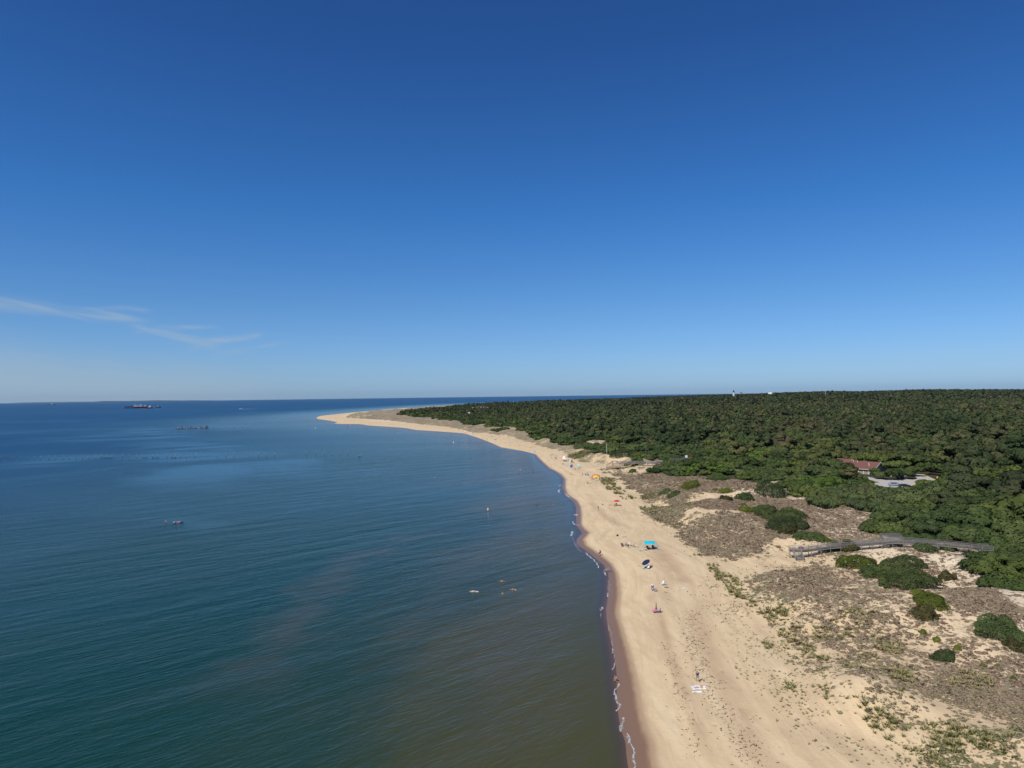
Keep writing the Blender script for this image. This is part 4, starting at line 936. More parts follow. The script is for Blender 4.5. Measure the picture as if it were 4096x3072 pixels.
car('silver_car', lotp(932, 404), R(-4), mat('silver_paint', (.42, .47, .55), .3, .5, 0, 1, .03, .3), 'silver blue estate car parked at the near edge of the car park', 'car')
car('dark_car', lotp(1035, 418), R(-7), mat('navy_paint', (.018, .022, .035), .3, .5, 0, 1, .03), 'dark blue car half hidden by bushes behind the silver car', 'car', 4.6, 1.8, 1.45)
car('black_car', lotp(1000, 330), R(12), mat('black_paint', (.012, .012, .014), .3, .5, 0, 1, .03), 'black car in the shade under the big tree at the car park', 'car', 4.6, 1.8, 1.5)
t = empty('notice_board', lotp(1040, 334), 0, 'white notice board standing at the back edge of the car park', 'sign')
MB().box((0, 0, 1.2), (1.5, .08, .9)).build('panel', white, t)
for s_ in (-.6, .6): MB().box((s_, 0.06, .5), (.08, .08, 1.0)).build('post', wood, t)
yel = mat('yellow_plastic', (.72, .42, .03), .5, .4, 0, 1, .08)
for x, y, lb in ((1358, 338, 'leftmost of the three yellow barrels at the far end of the car park'), (1374, 340, 'middle one of the three yellow barrels at the far end of the car park'), (1388, 338, 'rightmost of the three yellow barrels at the far end of the car park')):
    t = empty('barrel', lotp(x, y), 0, lb, 'barrel', 'yellow barrels at the car park'); MB().lathe([(.30, 0), (.34, .1), (.34, .55), (.36, .58), (.34, .62), (.33, 1.15), (.26, 1.22), (.1, 1.25)], 14).build('drum', yel, t, True); MB().lathe([(.37, .28), (.37, .34)], 14).build('band', white, t)
t = empty('sign_pole', lotp(900, 372), 0, 'thin dark pole behind the silver car', 'pole'); MB().tube([(0, 0, 0), (0, 0, 3.1)], .05, 6).build('pole', mat('dark_metal', (.06, .055, .05), .6, .4, 0, 1, .1), t); MB().box((0, -.06, 2.9), (.34, .02, .42)).build('plate', steel, t)

# ================================================================ boardwalks
def boardwalk(name, P, wid, label, skip_posts=(), rail_h=1.1):
    root = empty(name, (*P[0][:2], P[0][2] - 1.5), 0, label, 'boardwalk'); O = Vector(root.location)
    Pv = [Vector(p) for p in P]; side = []
    for i in range(len(Pv)):
        d = (Pv[min(i + 1, len(Pv) - 1)] - Pv[max(i - 1, 0)]); d.z = 0; d.normalize(); side.append(Vector((-d.y, d.x, 0)))
    L = [0]
    for a_, b_ in zip(Pv[:-1], Pv[1:]): L.append(L[-1] + (b_ - a_).length)
    def at(s_):
        i = min(max(np.searchsorted(L, s_) - 1, 0), len(Pv) - 2); t = (s_ - L[i]) / (L[i + 1] - L[i]); return Pv[i].lerp(Pv[i + 1], t), side[i].lerp(side[i + 1], t).normalized()
    dk = MB(); n = int(L[-1] / .32)
    for i in range(n):
        p, s_ = at((i + .5) / n * L[-1]); d = Vector((s_.y, -s_.x, 0)); dk.beam(p - s_ * wid / 2 - O, p + s_ * wid / 2 - O, .28, .05)
    dk.build('deck', mat('darkened_deck', (.085, .078, .07), .9, .15, .3, 9, .3, 0, 1.6), root)  # boards coloured darker than the rails so the rail gaps read dark
    for sg in (-1, 1):
        bm_ = MB()
        m_ = int(L[-1] / 2.5)
        for i in range(m_):
            p0, s0 = at(i / m_ * L[-1]); p1, s1 = at((i + 1) / m_ * L[-1]); a_ = p0 + s0 * sg * (wid / 2 - .05) - O; b_ = p1 + s1 * sg * (wid / 2 - .05) - O; bm_.beam(a_ - Vector((0, 0, .16)), b_ - Vector((0, 0, .16)), .08, .26)
        bm_.build('stringer', wood, root)
        rl = MB()
        for i in range(m_):
            if any(a0 < (i + .5) / m_ < a1 for a0, a1, q_ in skip_posts if q_ == sg): continue
            p0, s0 = at(i / m_ * L[-1]); p1, s1 = at((i + 1) / m_ * L[-1]); a_ = p0 + s0 * sg * (wid / 2 + .05) - O; b_ = p1 + s1 * sg * (wid / 2 + .05) - O
            for h, t in ((.20, .11), (.47, .11), (.74, .11)): rl.beam(a_ + Vector((0, 0, h)), b_ + Vector((0, 0, h)), .04, t)
            rl.beam(a_ + Vector((0, 0, rail_h)), b_ + Vector((0, 0, rail_h)), .20, .05)
        rl.build('railing', wood, root)
        for i in range(m_ + 1):
            if any(a0 < i / m_ < a1 for a0, a1, q_ in skip_posts if q_ == sg): continue
            p0, s0 = at(i / m_ * L[-1]); a_ = p0 + s0 * sg * (wid / 2 + .12); g_ = gz(a_.x, a_.y); MB().box((a_.x - O.x, a_.y - O.y, (g_ - .3 + a_.z + rail_h) / 2 - O.z), (.13, .13, a_.z + rail_h - g_ + .25)).build('post', wood, root)
    return root, at, L, O
bw, at, L, O = boardwalk('boardwalk', BW1, 1.7, 'near grey weathered wooden boardwalk with railings crossing the dunes to the beach')
# lookout bay on the far side and a diagonal brace
pA, sA = at(L[4] - .5); cb = pA + sA * 2.6 - O; ang = math.atan2(sA.y, sA.x) - math.pi / 2
bay = MB()
for i in range(9): bay.box(tuple(cb + Matrix.Rotation(ang, 3, 'Z') @ Vector((0, -1.3 + i * .32, .35))), (4.6, .28, .05), ang)
bay.build('lookout_deck', wood, bw)
brl = MB(); Rz = Matrix.Rotation(ang, 3, 'Z')
cs_ = [cb + Rz @ Vector(v) for v in ((-2.3, -1.3, .35), (-2.3, 1.4, .35), (2.3, 1.4, .35), (2.3, -1.3, .35))]
for a_, b_ in zip(cs_[:-1], cs_[1:]):
    for h in (.25, .5, .75, 1.0): brl.beam(a_ + Vector((0, 0, h)), b_ + Vector((0, 0, h)), .04, .13)
    brl.beam(a_ + Vector((0, 0, 1.12)), b_ + Vector((0, 0, 1.12)), .18, .05)
brl.build('lookout_railing', wood, bw)
for c_ in cs_: MB().beam(c_ - Vector((0, 0, 3.6)), c_ + Vector((0, 0, 1.1)), .13, .13).build('post', wood, bw)
pB, sB = at(L[4] + 2.8); pC, sC = at(L[4] + 7.5)
MB().beam(pB - sB * 1.2 - O - Vector((0, 0, 2.2)), pC - sC * 1.2 - O - Vector((0, 0, .5)), .09, .2).build('brace', mat('grey_plank', (.42, .41, .39), .85, .15, 0, 1, .2), bw)
# stairs down to the sand at the seaward end, on the camera side
p0, s0 = at(1.6); ns = -s0; st = MB(); H_ = p0.z - 2.1; base_ = p0 + ns * 1.05
for i in range(9): q_ = base_ + ns * (.30 * i + .2) - O; q_.z = p0.z - (i + 1) * H_ / 10 - O.z; st.beam(q_ - Vector((ns.y, -ns.x, 0)) * -.95, q_ - Vector((ns.y, -ns.x, 0)) * .95, .30, .05)
st.build('stair_tread', wood, bw)
for sg in (-1, 1):
    w_ = Vector((ns.y, -ns.x, 0)) * sg * 1.0; a_ = base_ + w_ - O; b_ = base_ + ns * 2.9 + w_ - O; b_.z = 2.15 - O.z; r_ = MB(); r_.beam(a_, b_, .06, .25)
    for h in (.45, .75, 1.05): r_.beam(a_ + Vector((0, 0, h)), b_ + Vector((0, 0, h)), .05, .12)
    r_.build('stair_rail', wood, bw)
    for t in (0, 1): q_ = a_.lerp(b_, t); MB().beam(q_ - Vector((0, 0, .5)), q_ + Vector((0, 0, 1.1)), .12, .12).build('post', wood, bw)

bw2, at, L, O = boardwalk('boardwalk', BW2, 2.6, 'far wooden boardwalk running behind the sand from the stair platform to the white sign')
p0 = Vector(BW2[0]) - O; c1 = p0 + Vector((-.6, -1.0, 0)); gfl = gz(BW2[0][0] - 3, BW2[0][1] - 4)
MB().box(tuple(c1 + Vector((0, .5, 0))), (3.6, 3.4, .1)).build('upper_deck', wood, bw2)
lz = gfl + 1.15 - O.z
MB().box((c1.x - 2.4, c1.y - 4.2, lz), (8.0, 3.4, .12)).build('lower_deck', newwood, bw2)
fs = MB(); fs.box((c1.x - 2.4, c1.y - 5.95, lz + .35), (8.0, .06, .5)); fs.box((c1.x - 2.4, c1.y - 5.97, lz + .95), (5.2, .08, .22)); fs.box((c1.x - 2.4, c1.y - 5.97, lz - .08), (8.1, .1, .2)); fs.build('front_board', newwood, bw2)
MB().beam(c1 + Vector((0.2, -1.2, .06)), Vector((c1.x + .2, c1.y - 3.3, lz + .1)), 3.0, .08).build('ramp', newwood, bw2)
MB().beam(c1 + Vector((-1.8, .5, 1.2)), (c1.x - 6.2, c1.y - 4.0, lz + 1.2), .1, .22).build('railing', wood, bw2)
MB().beam(c1 + Vector((-1.8, .5, .6)), (c1.x - 6.2, c1.y - 4.0, lz + .6), .08, .18).build('railing', wood, bw2)
for a_ in (Vector((-1.9, -1.2, 0)), Vector((1.3, -1.2, 0)), Vector((-1.9, 2, 0)), Vector((1.3, 2, 0))): q_ = c1 + a_; MB().beam(q_ - Vector((0, 0, 3.4)), q_ + Vector((0, 0, 1.2)), .2, .2).build('post', wood, bw2)
tr_ = MB(); tr_.beam(c1 + Vector((-1.9, -1.2, 1.2)), c1 + Vector((1.3, -1.2, 1.2)), .08, .22); tr_.beam(c1 + Vector((-1.9, 2, 1.2)), c1 + Vector((1.3, 2, 1.2)), .08, .22); tr_.build('railing', wood, bw2)
for x in (-6.3, -4.4, -2.4, -.4, 1.5): q_ = Vector((c1.x + x, c1.y - 5.8, lz)); MB().beam(q_ - Vector((0, 0, 1.6)), q_ + Vector((0, 0, .8)), .16, .16).build('post', wood, bw2)
# white sign and plank hut at its inland end
sp = Vector(BW2[5]); t = empty('information_sign', (sp.x, sp.y - 1.4, sp.z), 0, 'white square sign standing on the far boardwalk', 'sign')
MB().box((0, 0, 1.9), (1.5, .1, 1.4)).build('panel', mat('white_blue_panel', (.72, .80, .84), .5, .3, 0, 1, .05), t)
for s_ in (-.6, .6): MB().box((s_, 0.08, .6), (.1, .1, 1.4)).build('post', newwood, t)
t = empty('wooden_shelter', (sp.x + 2.2, sp.y + .2, sp.z), R(6), 'small orange brown wooden shelter beside the white sign on the far boardwalk', 'shelter')
for x, y in ((-1.8, -.9), (1.8, -.9), (1.8, .9), (-1.8, .9)): MB().box((x, y, .8), (.14, .14, 1.6)).build('post', newwood, t)
MB().box((0, 1.0, .9), (3.8, .06, 1.3)).build('back_board', mat('orange_wood', (.46, .24, .11), .85, .15, .3, 6, .2), t)
MB().box((0, .9, 1.7), (4.0, .7, .07), 0, R(-9)).build('roof', MATS['orange_wood'], t); MB().box((0, .5, .5), (3.2, .5, .07)).build('bench', newwood, t)
for (px, py, h, rad, m_, lb, ct) in ((2427, 1833, 5.9, .11, white, 'slim white pole standing on the dune left of the far boardwalk', 'pole'), (2584, 1822, 6.0, .11, wood, 'tall bare grey wooden pole on the brown heath behind the far boardwalk', 'pole')):
    g = G(px, py); t = empty('tall_pole', g, 0, lb, ct); MB().tube([(0, 0, -.4), (0, 0, h)], [rad, rad * .8], 8).build('pole', m_, t); MB().lathe([(rad * 1.5, h), (rad * 1.5, h + .15), (.03, h + .3)], 8).build('cap', m_, t)
    if m_ is wood: MB().box((0, 0, h - .5), (1.1, .08, .1)).build('crossarm', wood, t)

# ================================================================ far buildings, lighthouses, tank, mast
def on_ray(px, py, Y, z=None): p = P3(px, py, Y); return Vector((p.x, p.y, p.z if z is None else z))
p = on_ray(2935, 1580, 2900); zt = P3(2935, 1560, 2900).z; zb = p.z - 26; Hh = zt - zb
lh = empty('lighthouse', (p.x, p.y, zb), 0, 'tall white lighthouse with a dark top rising from the forest on the horizon', 'lighthouse')
navy = mat('dark_blue_paint', (.020, .026, .05), .5, .4, 0, 1, .05)
def oct_tower(root, r0_, r1_, z0, z1, mA, mB):
    V, F1, F2 = [], [], []
    for z, r in ((z0, r0_), (z1, r1_)):
        for j in range(8): V.append((r * math.cos(j * math.pi / 4 + R(-100)), r * math.sin(j * math.pi / 4 + R(-100)), z))
    me = bpy.data.meshes.new('tower_wall'); me.from_pydata(V, [], [(j, (j + 1) % 8, 8 + (j + 1) % 8, 8 + j) for j in range(8)] + [tuple(range(8))[::-1], tuple(range(8, 16))]); me.materials.append(mA); me.materials.append(mB)
    for j in range(8): me.polygons[j].material_index = j % 2
    return link('tower_wall', me, root)
oct_tower(lh, 4.4, 3.6, 0, Hh * .78, white, mat('pale_stone', (.70, .70, .68), .7, .2)); oct_tower(lh, 3.6, 3.3, Hh * .78, Hh * .86, navy, navy)
MB().lathe([(4.2, Hh * .86), (4.2, Hh * .875)], 16).build('gallery', navy, lh); MB().lathe([(2.4, Hh * .875), (2.4, Hh * .93)], 12).build('lantern_room', glass, lh); MB().lathe([(2.8, Hh * .93), (1.4, Hh * .97), (.2, Hh)], 12).build('lantern_roof', navy, lh)
p = on_ray(2964, 1573, 2850); zt = P3(2964, 1566, 2850).z; oh = empty('old_lighthouse', (p.x, p.y, zt - 30), 0, 'short brown stone tower just right of the white lighthouse', 'tower')
MB().lathe([(4.5, 0), (2.8, 25), (3.4, 25.2), (3.4, 26), (1.9, 26.2), (1.9, 28), (.3, 30)], 8).build('tower_wall', mat('brown_stone', (.24, .18, .13), .9, .1, .4, 1, .2), oh)
p = on_ray(3081, 1576, 2800); tk = empty('water_tank', p - Vector((0, 0, 8)), 0, 'round white domed water tank on the forest skyline', 'tank')
MB().lathe([(8.2, 0), (8.2, 10.6)], 28).build('tank_wall', white, tk, True); MB().lathe([(8.4, 10.6), (8.2, 11.6), (6.4, 13.2), (3.2, 14.3), (.1, 14.7)], 28).build('dome', white, tk, True)
p = on_ray(3302, 1579, 2300); zt = P3(3302, 1553, 2300).z; ms = empty('radio_mast', (p.x, p.y, p.z - 12), 0, 'thin grey radio mast on the forest skyline right of the tank', 'mast'); h = zt - p.z + 12
mm = MB()
for a in range(3):
    q0 = Vector((.9 * math.cos(a * 2.094), .9 * math.sin(a * 2.094), 0)); mm.tube([q0, q0 * .5 + Vector((0, 0, h * .8))], .16, 5)
for i in range(14):
    for a in range(3): f0 = 1 - .5 * i / 14; f1 = 1 - .5 * (i + 1) / 14; mm.tube([Vector((.9 * f0 * math.cos(a * 2.094), .9 * f0 * math.sin(a * 2.094), h * .8 * i / 14)), Vector((.9 * f1 * math.cos((a + 1) * 2.094), .9 * f1 * math.sin((a + 1) * 2.094), h * .8 * (i + 1) / 14))], .08, 4)
mm.build('lattice', steel, ms); MB().tube([(0, 0, h * .8), (0, 0, h)], [.3, .12], 6).build('antenna', steel, ms); MB().lathe([(1.0, h * .76), (1.0, h * .80)], 10).build('platform', steel, ms)
grey_roof = mat('grey_roof', (.30, .29, .28), .8, .2, .2, 1, .15)
def far_house(name, px, py_top, Y, w, d, rooms, label, cat='house', wm_=None, rm_=None, eave=5, ridge=8.5):
    zt = P3(px, py_top, Y).z; p = P3(px, py_top, Y); e = empty(name, (p.x, p.y, zt - ridge), 0, label, cat)
    x = -w / 2
    for i, (fw, turn, dz) in enumerate(rooms):
        ww = w * fw; cx = x + ww / 2; x += ww; wl, rf_ = MB(), MB()
        if turn:
            wl.V = [(cx - ww / 2, -d * .7, -6), (cx + ww / 2, -d * .7, -6), (cx + ww / 2, d * .5, -6), (cx - ww / 2, d * .5, -6), (cx - ww / 2, -d * .7, eave + dz), (cx + ww / 2, -d * .7, eave + dz), (cx + ww / 2, d * .5, eave + dz), (cx - ww / 2, d * .5, eave + dz), (cx, -d * .7, ridge + dz - .15), (cx, d * .5, ridge + dz - .15)]
            wl.F = [(0, 1, 5, 8, 4), (1, 2, 6, 5), (2, 3, 7, 9, 6), (3, 0, 4, 7), (0, 3, 2, 1)]
            for s_ in (-1, 1): rf_.beam((cx + s_ * ww * .27, -d * .75, (eave + ridge) / 2 + dz), (cx + s_ * ww * .27, d * .55, (eave + ridge) / 2 + dz), math.hypot(ww * .56, ridge - eave), .2, (s_ * (ridge - eave), 0, ww / 2))
        else:
            wl.box((cx, 0, (eave - 6) / 2 + dz / 2), (ww, d, eave + 6 + dz)); y0 = d * .55
            for s_ in (-1, 1): rf_.beam((cx - ww / 2, s_ * d * .27, (eave + ridge) / 2 + dz), (cx + ww / 2, s_ * d * .27, (eave + ridge) / 2 + dz), math.hypot(d * .56, ridge - eave), .2, (0, s_ * (ridge - eave), d / 2))
        wl.build('wall', wm_ or white, e); rf_.build('roof', rm_ or grey_roof, e)
        k = max(1, int(ww / 7))
        for j in range(k): MB().box((cx - ww / 2 + (j + .5) * ww / k, -d * (.7 if turn else .5) - .04, eave * .45 + dz), (ww / k * .45, .08, 1.8)).build('window', glass, e)
    return e
far_house('large_house', 1922, 1627, 2150, 50, 14, ((.18, 0, -1.6), (.14, 1, 0), (.22, 0, 0), (.16, 0, -.8), (.14, 1, .6), (.16, 0, -1.2)), 'large white house with many grey gables deep in the far forest')
far_house('small_house', 1687, 1645, 1900, 9, 7, ((1, 1, 0),), 'small orange brown hut at the left end of the far forest', 'house', mat('orange_wall', (.48, .25, .12), .8, .2, 0, 1, .1), mat('tan_roof', (.44, .30, .20), .8, .2, 0, 1, .1), 3, 5)
far_house('pale_building', 2160, 1604.5, 3900, 28, 12, ((.35, 0, 0), (.2, 0, -2.5), (.45, 1, 0)), 'distant white building among the treetops below the horizon', 'building')
far_house('pale_shed', 1933, 1617, 3000, 12, 8, ((1, 0, 0),), 'tiny white shed behind the large house with grey gables', 'shed')
far_house('white_cottage', 3400, 1748, 620, 6.5, 5, ((1, 0, 0),), 'white roofed cabin peeping out of the dense woods on the right', 'cabin', None, white, 2.4, 3.6)
far_house('white_cabin', 2775, 1775, 520, 3.2, 2.4, ((1, 1, 0),), 'small white hut roof showing among the treetops behind the far boardwalk', 'hut', None, white, 1.6, 2.4)
for px, py, Y, lb in ((1827, 1660, 1600, 'left one of the three white domes in the far woods'), (1876, 1660, 1600, 'middle one of the three white domes in the far woods'), (1897, 1665, 1500, 'right one of the three white domes in the far woods')):
    p = P3(px, py, Y); p.z += 2.5; e = empty('dome_hut', p, 0, lb, 'dome', 'white domes in the far woods'); MB().lathe([(3.6, -8), (3.6, .4), (3.3, 1.6), (2.4, 2.7), (1.2, 3.4), (.05, 3.6)], 16).build('shell', white, e, True); MB().box((0, -3.6, .3), (1.3, .2, 2.0)).build('door', steel, e)
# ================================================================ on the water
def heading(p): return math.atan2(-p.x, p.y)             # turn so that local x runs across the line of sight
pil_m = mat('grey_piling', (.34, .32, .30), .9, .15, .3, 3, .25); pil_d = mat('wet_piling', (.045, .04, .035), .7, .3, 0, 1, .2)
PIL = [(2, 648, 684), (12, 652, 680), (35, 645, 670), (55, 648, 671), (84, 657, 683), (115, 655, 683), (168, 655, 683), (219, 653, 683), (277, 653, 683), (328, 652, 683), (391, 648, 683), (447, 650, 683), (509, 648, 681), (558, 648, 678), (605, 648, 678), (663, 646, 679), (709, 646, 679), (771, 640, 676), (814, 640, 674), (855, 645, 672), (900, 645, 672), (986, 637, 671), (1040, 637, 670), (1101, 637, 669), (1149, 638, 669), (1184, 638, 669), (1226, 638, 669), (1273, 638, 669), (1344, 634, 668), (1380, 640, 668), (1413, 636, 668), (1451, 636, 668), (1499, 645, 666), (1572, 629, 666), (1751, 636, 666), (1819, 625, 663), (1885, 622, 661), (2008, 636, 657), (2079, 625, 654), (2144, 622, 652), (2207, 625, 652)]
PILF = [(x / 2.0109, 1500 + a / 2.0109, 1500 + b_ / 2.0109) for x, a, b_ in PIL] + [(1200 + x / 2.212, 1540 + a / 2.212, 1540 + b_ / 2.212) for x, a, b_ in ((58, 590, 622), (142, 585, 620), (215, 591, 620), (288, 600, 618), (356, 592, 617), (420, 584, 616))]
proto = None
for i, (px, pt, pb) in enumerate(PILF):
    g = S(px, pb); h = (pb - pt) / F_PX * g.y * 1.02
    if proto is None:
        proto = empty('piling', (0, 0, 0)); MB().tube([(0, 0, .28), (0, 0, 1.0)], [.155, .14], 10).build('timber', pil_m, proto, True); MB().tube([(0, 0, -.5), (0, 0, .30)], .165, 10).build('wet_foot', pil_d, proto, True); MB().lathe([(.17, .985), (.16, 1.01), (.02, 1.03)], 10).build('cap', white, proto); remember(proto); t = proto
    else: t = copy_tree(proto)
    t.location = g; t.scale = (.85, .85, h); t.rotation_euler = (R(rng.normal() * 1.6), R(rng.normal() * 1.6), rng.random() * 6)
    part = 'at the far left of the row' if px < 30 else 'in the left part of the row' if px < 420 else 'in the middle of the row' if px < 800 else 'in the sparse right part'
    extra = ' shorter than most' if h < (30 / 2.0109) / F_PX * g.y * .93 else ''
    tag(t, 'grey piling standing in the sea ' + part + extra, 'piling', 'sea pilings ' + part + extra)
for a, b_, lb in ((1149, 1184, 'left low beam lying on the water between the middle pilings'), (1226, 1273, 'right low beam lying on the water between the middle pilings'), (1380, 1413, 'low beam between the close pilings right of the middle'), (814, 900, 'longest low beam low on the water between pilings')):
    A, B = S(a / 2.0109, 1500 + 668 / 2.0109), S(b_ / 2.0109, 1500 + 668 / 2.0109); o = MB().beam(A + Vector((0, 0, .12)), B + Vector((0, 0, .12)), .22, .24).build('floating_beam', pil_d); tag(o, lb, 'beam')
# old wreck crowned with broken posts and birds
A, B = S(401 + 1110 / 3.687, 1560 + 577 / 3.687), S(400 + 1590 / 3.687, 1560 + 562 / 3.687)
wr = empty('pier_ruin', A, 0, 'long low ruin of broken dark piles far out in the bay', 'ruin'); d = B - A; rw = np.random.default_rng(4)
hb_ = MB()
for i in range(26):
    t = (i + .5) / 26
    if .35 < t < .42 or .70 < t < .76: continue
    hb_.box(tuple(d * t + Vector((0, rw.normal() * 1.5, .3))), (d.length / 26 * 1.15, 3.0 + rw.random() * 2, .5 + .6 * rw.random()), rw.random() * .3)
hb_.build('wreck_hull', mat('rusty_dark', (.16, .135, .13), .9, .1, .3, 1, .4), wr)
for i in range(46):
    t = rw.random() if i > 6 else .93 + .07 * rw.random(); h = 1.2 + 2.4 * rw.random() + (1.8 if i < 7 else 0); c = d * t + Vector((0, rw.normal() * 2, 0)); MB().tube([c, c + Vector((rw.normal() * .2, 0, h + .6))], .30, 6).build('post', pil_m if rw.random() < .7 else MATS['rusty_dark'], wr)
for i, (x, y) in enumerate(((1610, 550), (1672, 546), (1748, 551), (1828, 547), (1902, 546), (1978, 545), (2055, 548), (2110, 541), (2175, 544))):
    t = copy_tree(proto); g = S(400 + x / 3.687, 1560 + y / 3.687 + 2); t.location = g; t.scale = (2.2, 2.2, 3.4 if x in (1672, 1978, 2110) else 2.2); tag(t, 'short far piling in the line leading right from the low ruin', 'piling', 'far pilings leading from the low ruin')

# ---- ships
hull_red = mat('red_hull', (.62, .06, .05), .6, .3, 0, 1, .12, 0, .05); hull_dark = mat('dark_hull', (.035, .035, .045), .7, .3, 0, 1, .15, 0, .05); hull_blue = mat('blue_hull', (.05, .08, .14), .6, .3, 0, 1, .1)
def hull(L, Wd, D, fl=.6):
    """ship hull: pointed bow at +x, transom at -x, sheer up to the bow"""
    def fn(u, v):
        x = (u - .5) * L; t = abs(2 * u - 1) if u > .5 else 0; w = Wd / 2 * (1 - t ** 2.6) if u > .5 else Wd / 2 * (1 - .25 * (1 - 2 * u) ** 4); a = (v - .5) * 2
        z = -D * .3 + D * 1.3 * abs(a) ** .35 * (1 if abs(a) > .02 else 0) + (D * .25 * t ** 2 if abs(a) > .5 else 0)
        return (x, math.copysign(w * min(1, abs(a) * 1.35), a), z if abs(a) > .7 else -D * .3 + (z + D * .3) * (abs(a) / .7) ** 2)
    m = MB().grid(fn, 24, 12); return m
def ship(name, px, py, wpx, label, cat, flip=1, dz=0):
    g = S(px, py); L = wpx / F_PX * g.y; e = empty(name, g, heading(g) + (math.pi if flip < 0 else 0), label, cat); return e, L
e, L = ship('dredger_ship', 552, 1632.5, 96, 'big red hulled ship with white superstructure and dark lattice gear anchored near the horizon', 'ship')
hl = hull(L * .62, L * .16, L * .066); hl.V = [(x + L * .14, y, z) for x, y, z in hl.V]; hl.build('hull', hull_red, e, True)
MB().box((L * .12, 0, L * .056), (L * .52, L * .12, .6)).build('main_deck', white, e)
dk_ = MB().box((-L * .33, 0, L * .012), (L * .34, L * .13, L * .03))
for i in range(9): dk_.beam((-L * .49 + i * L * .036, -L * .05, L * .02), (-L * .46 + i * L * .036, -L * .05, L * .075), L * .007, L * .007); dk_.beam((-L * .46 + i * L * .036, -L * .05, L * .02), (-L * .49 + i * L * .036, -L * .05, L * .075), L * .007, L * .007)
dk_.beam((-L * .49, -L * .05, L * .078), (-L * .16, -L * .05, L * .086), L * .012, L * .012); dk_.beam((-L * .49, L * .05, L * .05), (-L * .16, L * .05, L * .055), L * .010, L * .010); dk_.build('dredging_ladder', hull_dark, e)
for x, w, h, nm in ((-.115, .075, .125, 'bridge_tower'), (.00, .15, .095, 'deckhouse'), (.10, .07, .13, 'bridge'), (.19, .12, .062, 'deckhouse')):
    b_ = MB().box((x * L, 0, L * .04 + h * L / 2 - L * .015), (w * L, L * .11, h * L - L * .02)).build(nm, white, e)
    MB().box((x * L, -L * .056, L * .02 + h * L * .7), (w * L * .8, L * .003, L * .010)).build('window_band', glass, b_)
MB().box((-.115 * L, 0, L * .155), (L * .10, L * .12, L * .008)).build('bridge_roof', white, e); MB().tube([(.10 * L, 0, L * .13), (.10 * L, 0, L * .17)], L * .006, 6).build('mast', white, e); MB().lathe([(L * .018, L * .04), (L * .016, L * .12)], 10, (L * .27, 0, 0)).build('funnel', white, e)
g = S(592, 1632.5); e2 = empty('tug_boat', S(594 + 3, 1633.5), heading(g), 'small white and red tug lying against the bow of the big red ship', 'boat'); l2 = 24 / F_PX * g.y
hull(l2, l2 * .3, l2 * .16).build('hull', hull_red, e2, True); MB().box((l2 * .05, 0, l2 * .27), (l2 * .34, l2 * .2, l2 * .22)).box((l2 * .1, 0, l2 * .42), (l2 * .2, l2 * .16, l2 * .1)).build('wheelhouse', white, e2); MB().tube([(l2 * -.1, 0, l2 * .3), (l2 * -.1, 0, l2 * .62)], l2 * .03, 6).build('mast', hull_dark, e2)
e, L = ship('tug_boat', 634, 1630, 20, 'small dark hulled tug alone to the right of the big red ship', 'boat', -1)
hull(L, L * .28, L * .16).build('hull', hull_dark, e, True); MB().box((L * .08, 0, L * .27), (L * .3, L * .2, L * .24)).build('wheelhouse', mat('grey_white', (.5, .5, .5), .6, .3), e); MB().tube([(-L * .12, 0, L * .2), (-L * .12, 0, L * .5)], L * .04, 6).build('funnel', hull_dark, e)
e, L = ship('cargo_ship', 208, 1620.5, 25, 'distant small blue ship on the horizon at the far left', 'ship')
hull(L, L * .16, L * .09).build('hull', hull_blue, e, True); MB().box((-L * .05, 0, L * .17), (L * .28, L * .12, L * .14)).box((L * .14, 0, L * .14), (L * .12, L * .1, L * .08)).build('superstructure', white, e); MB().tube([(0, 0, L * .2), (0, 0, L * .33)], L * .015, 6).build('mast', white, e)
e, L = ship('motor_boat', 963, 1637, 12, 'white motor boat speeding left and trailing a white wake', 'boat', -1)
hull(L, L * .3, L * .16).build('hull', white, e, True); MB().box((0, 0, L * .24), (L * .36, L * .2, L * .2)).build('cabin', white, e)
g = S(963, 1637); foamm = mat('foam', (.54, .56, .57), .7, .3, 0, 1, .1)
wk = MB(); d1 = S(1025, 1636.2) - g
for s_ in (-1, 1): wk.grid(lambda u, v: (d1.x * u + 4, d1.y * u + s_ * (2 + u * 6) + (v - .5) * 8 * (1 - u * .6), .06 + .25 * math.sin(v * 3.14) * (1 - u)), 20, 2)
o = wk.build('boat_wake', foamm); o.location = g; tag(o, 'white streak of foam trailing behind the speeding motor boat', 'wake')
for px, py, w, lb in ((1438, 1824, 12, 'white dinghy with a seated paddler near the last pilings'), (1390, 1707, 7, 'tiny white boat close to the sandy point')):
    e, L = ship('dinghy', px, py, w, lb, 'boat'); hull(L, L * .32, L * .15).build('hull', white, e, True); MB().lathe([(L * .05, L * .05), (L * .08, L * .16), (L * .05, L * .27), (L * .055, L * .33), (L * .01, L * .38)], 8).build('paddler', mat('pink_shirt', (.5, .16, .14), .8, .2), e)
for px, py, s_, lb in ((1952, 2040, 1.0, 'white float bobbing on the open water nearest the beach'), (1814, 1771, 1.6, 'small white float off the bend of the beach'), (1262, 1714, 1.6, 'tiny white float left of the sandy spit')):
    g = S(px, py); e = empty('buoy', g, 0, lb, 'buoy'); MB().lathe([(.02, -.3), (.34 * s_, -.1), (.36 * s_, .2), (.2 * s_, .5), (.08 * s_, .6), (.08 * s_, 1.0 * s_), (.01, 1.05 * s_)], 12).build('float', white, e, True); MB().lathe([(.37 * s_, .02), (.37 * s_, .12)], 12).build('band', mat('orange_band', (.7, .2, .03), .6, .3), e)
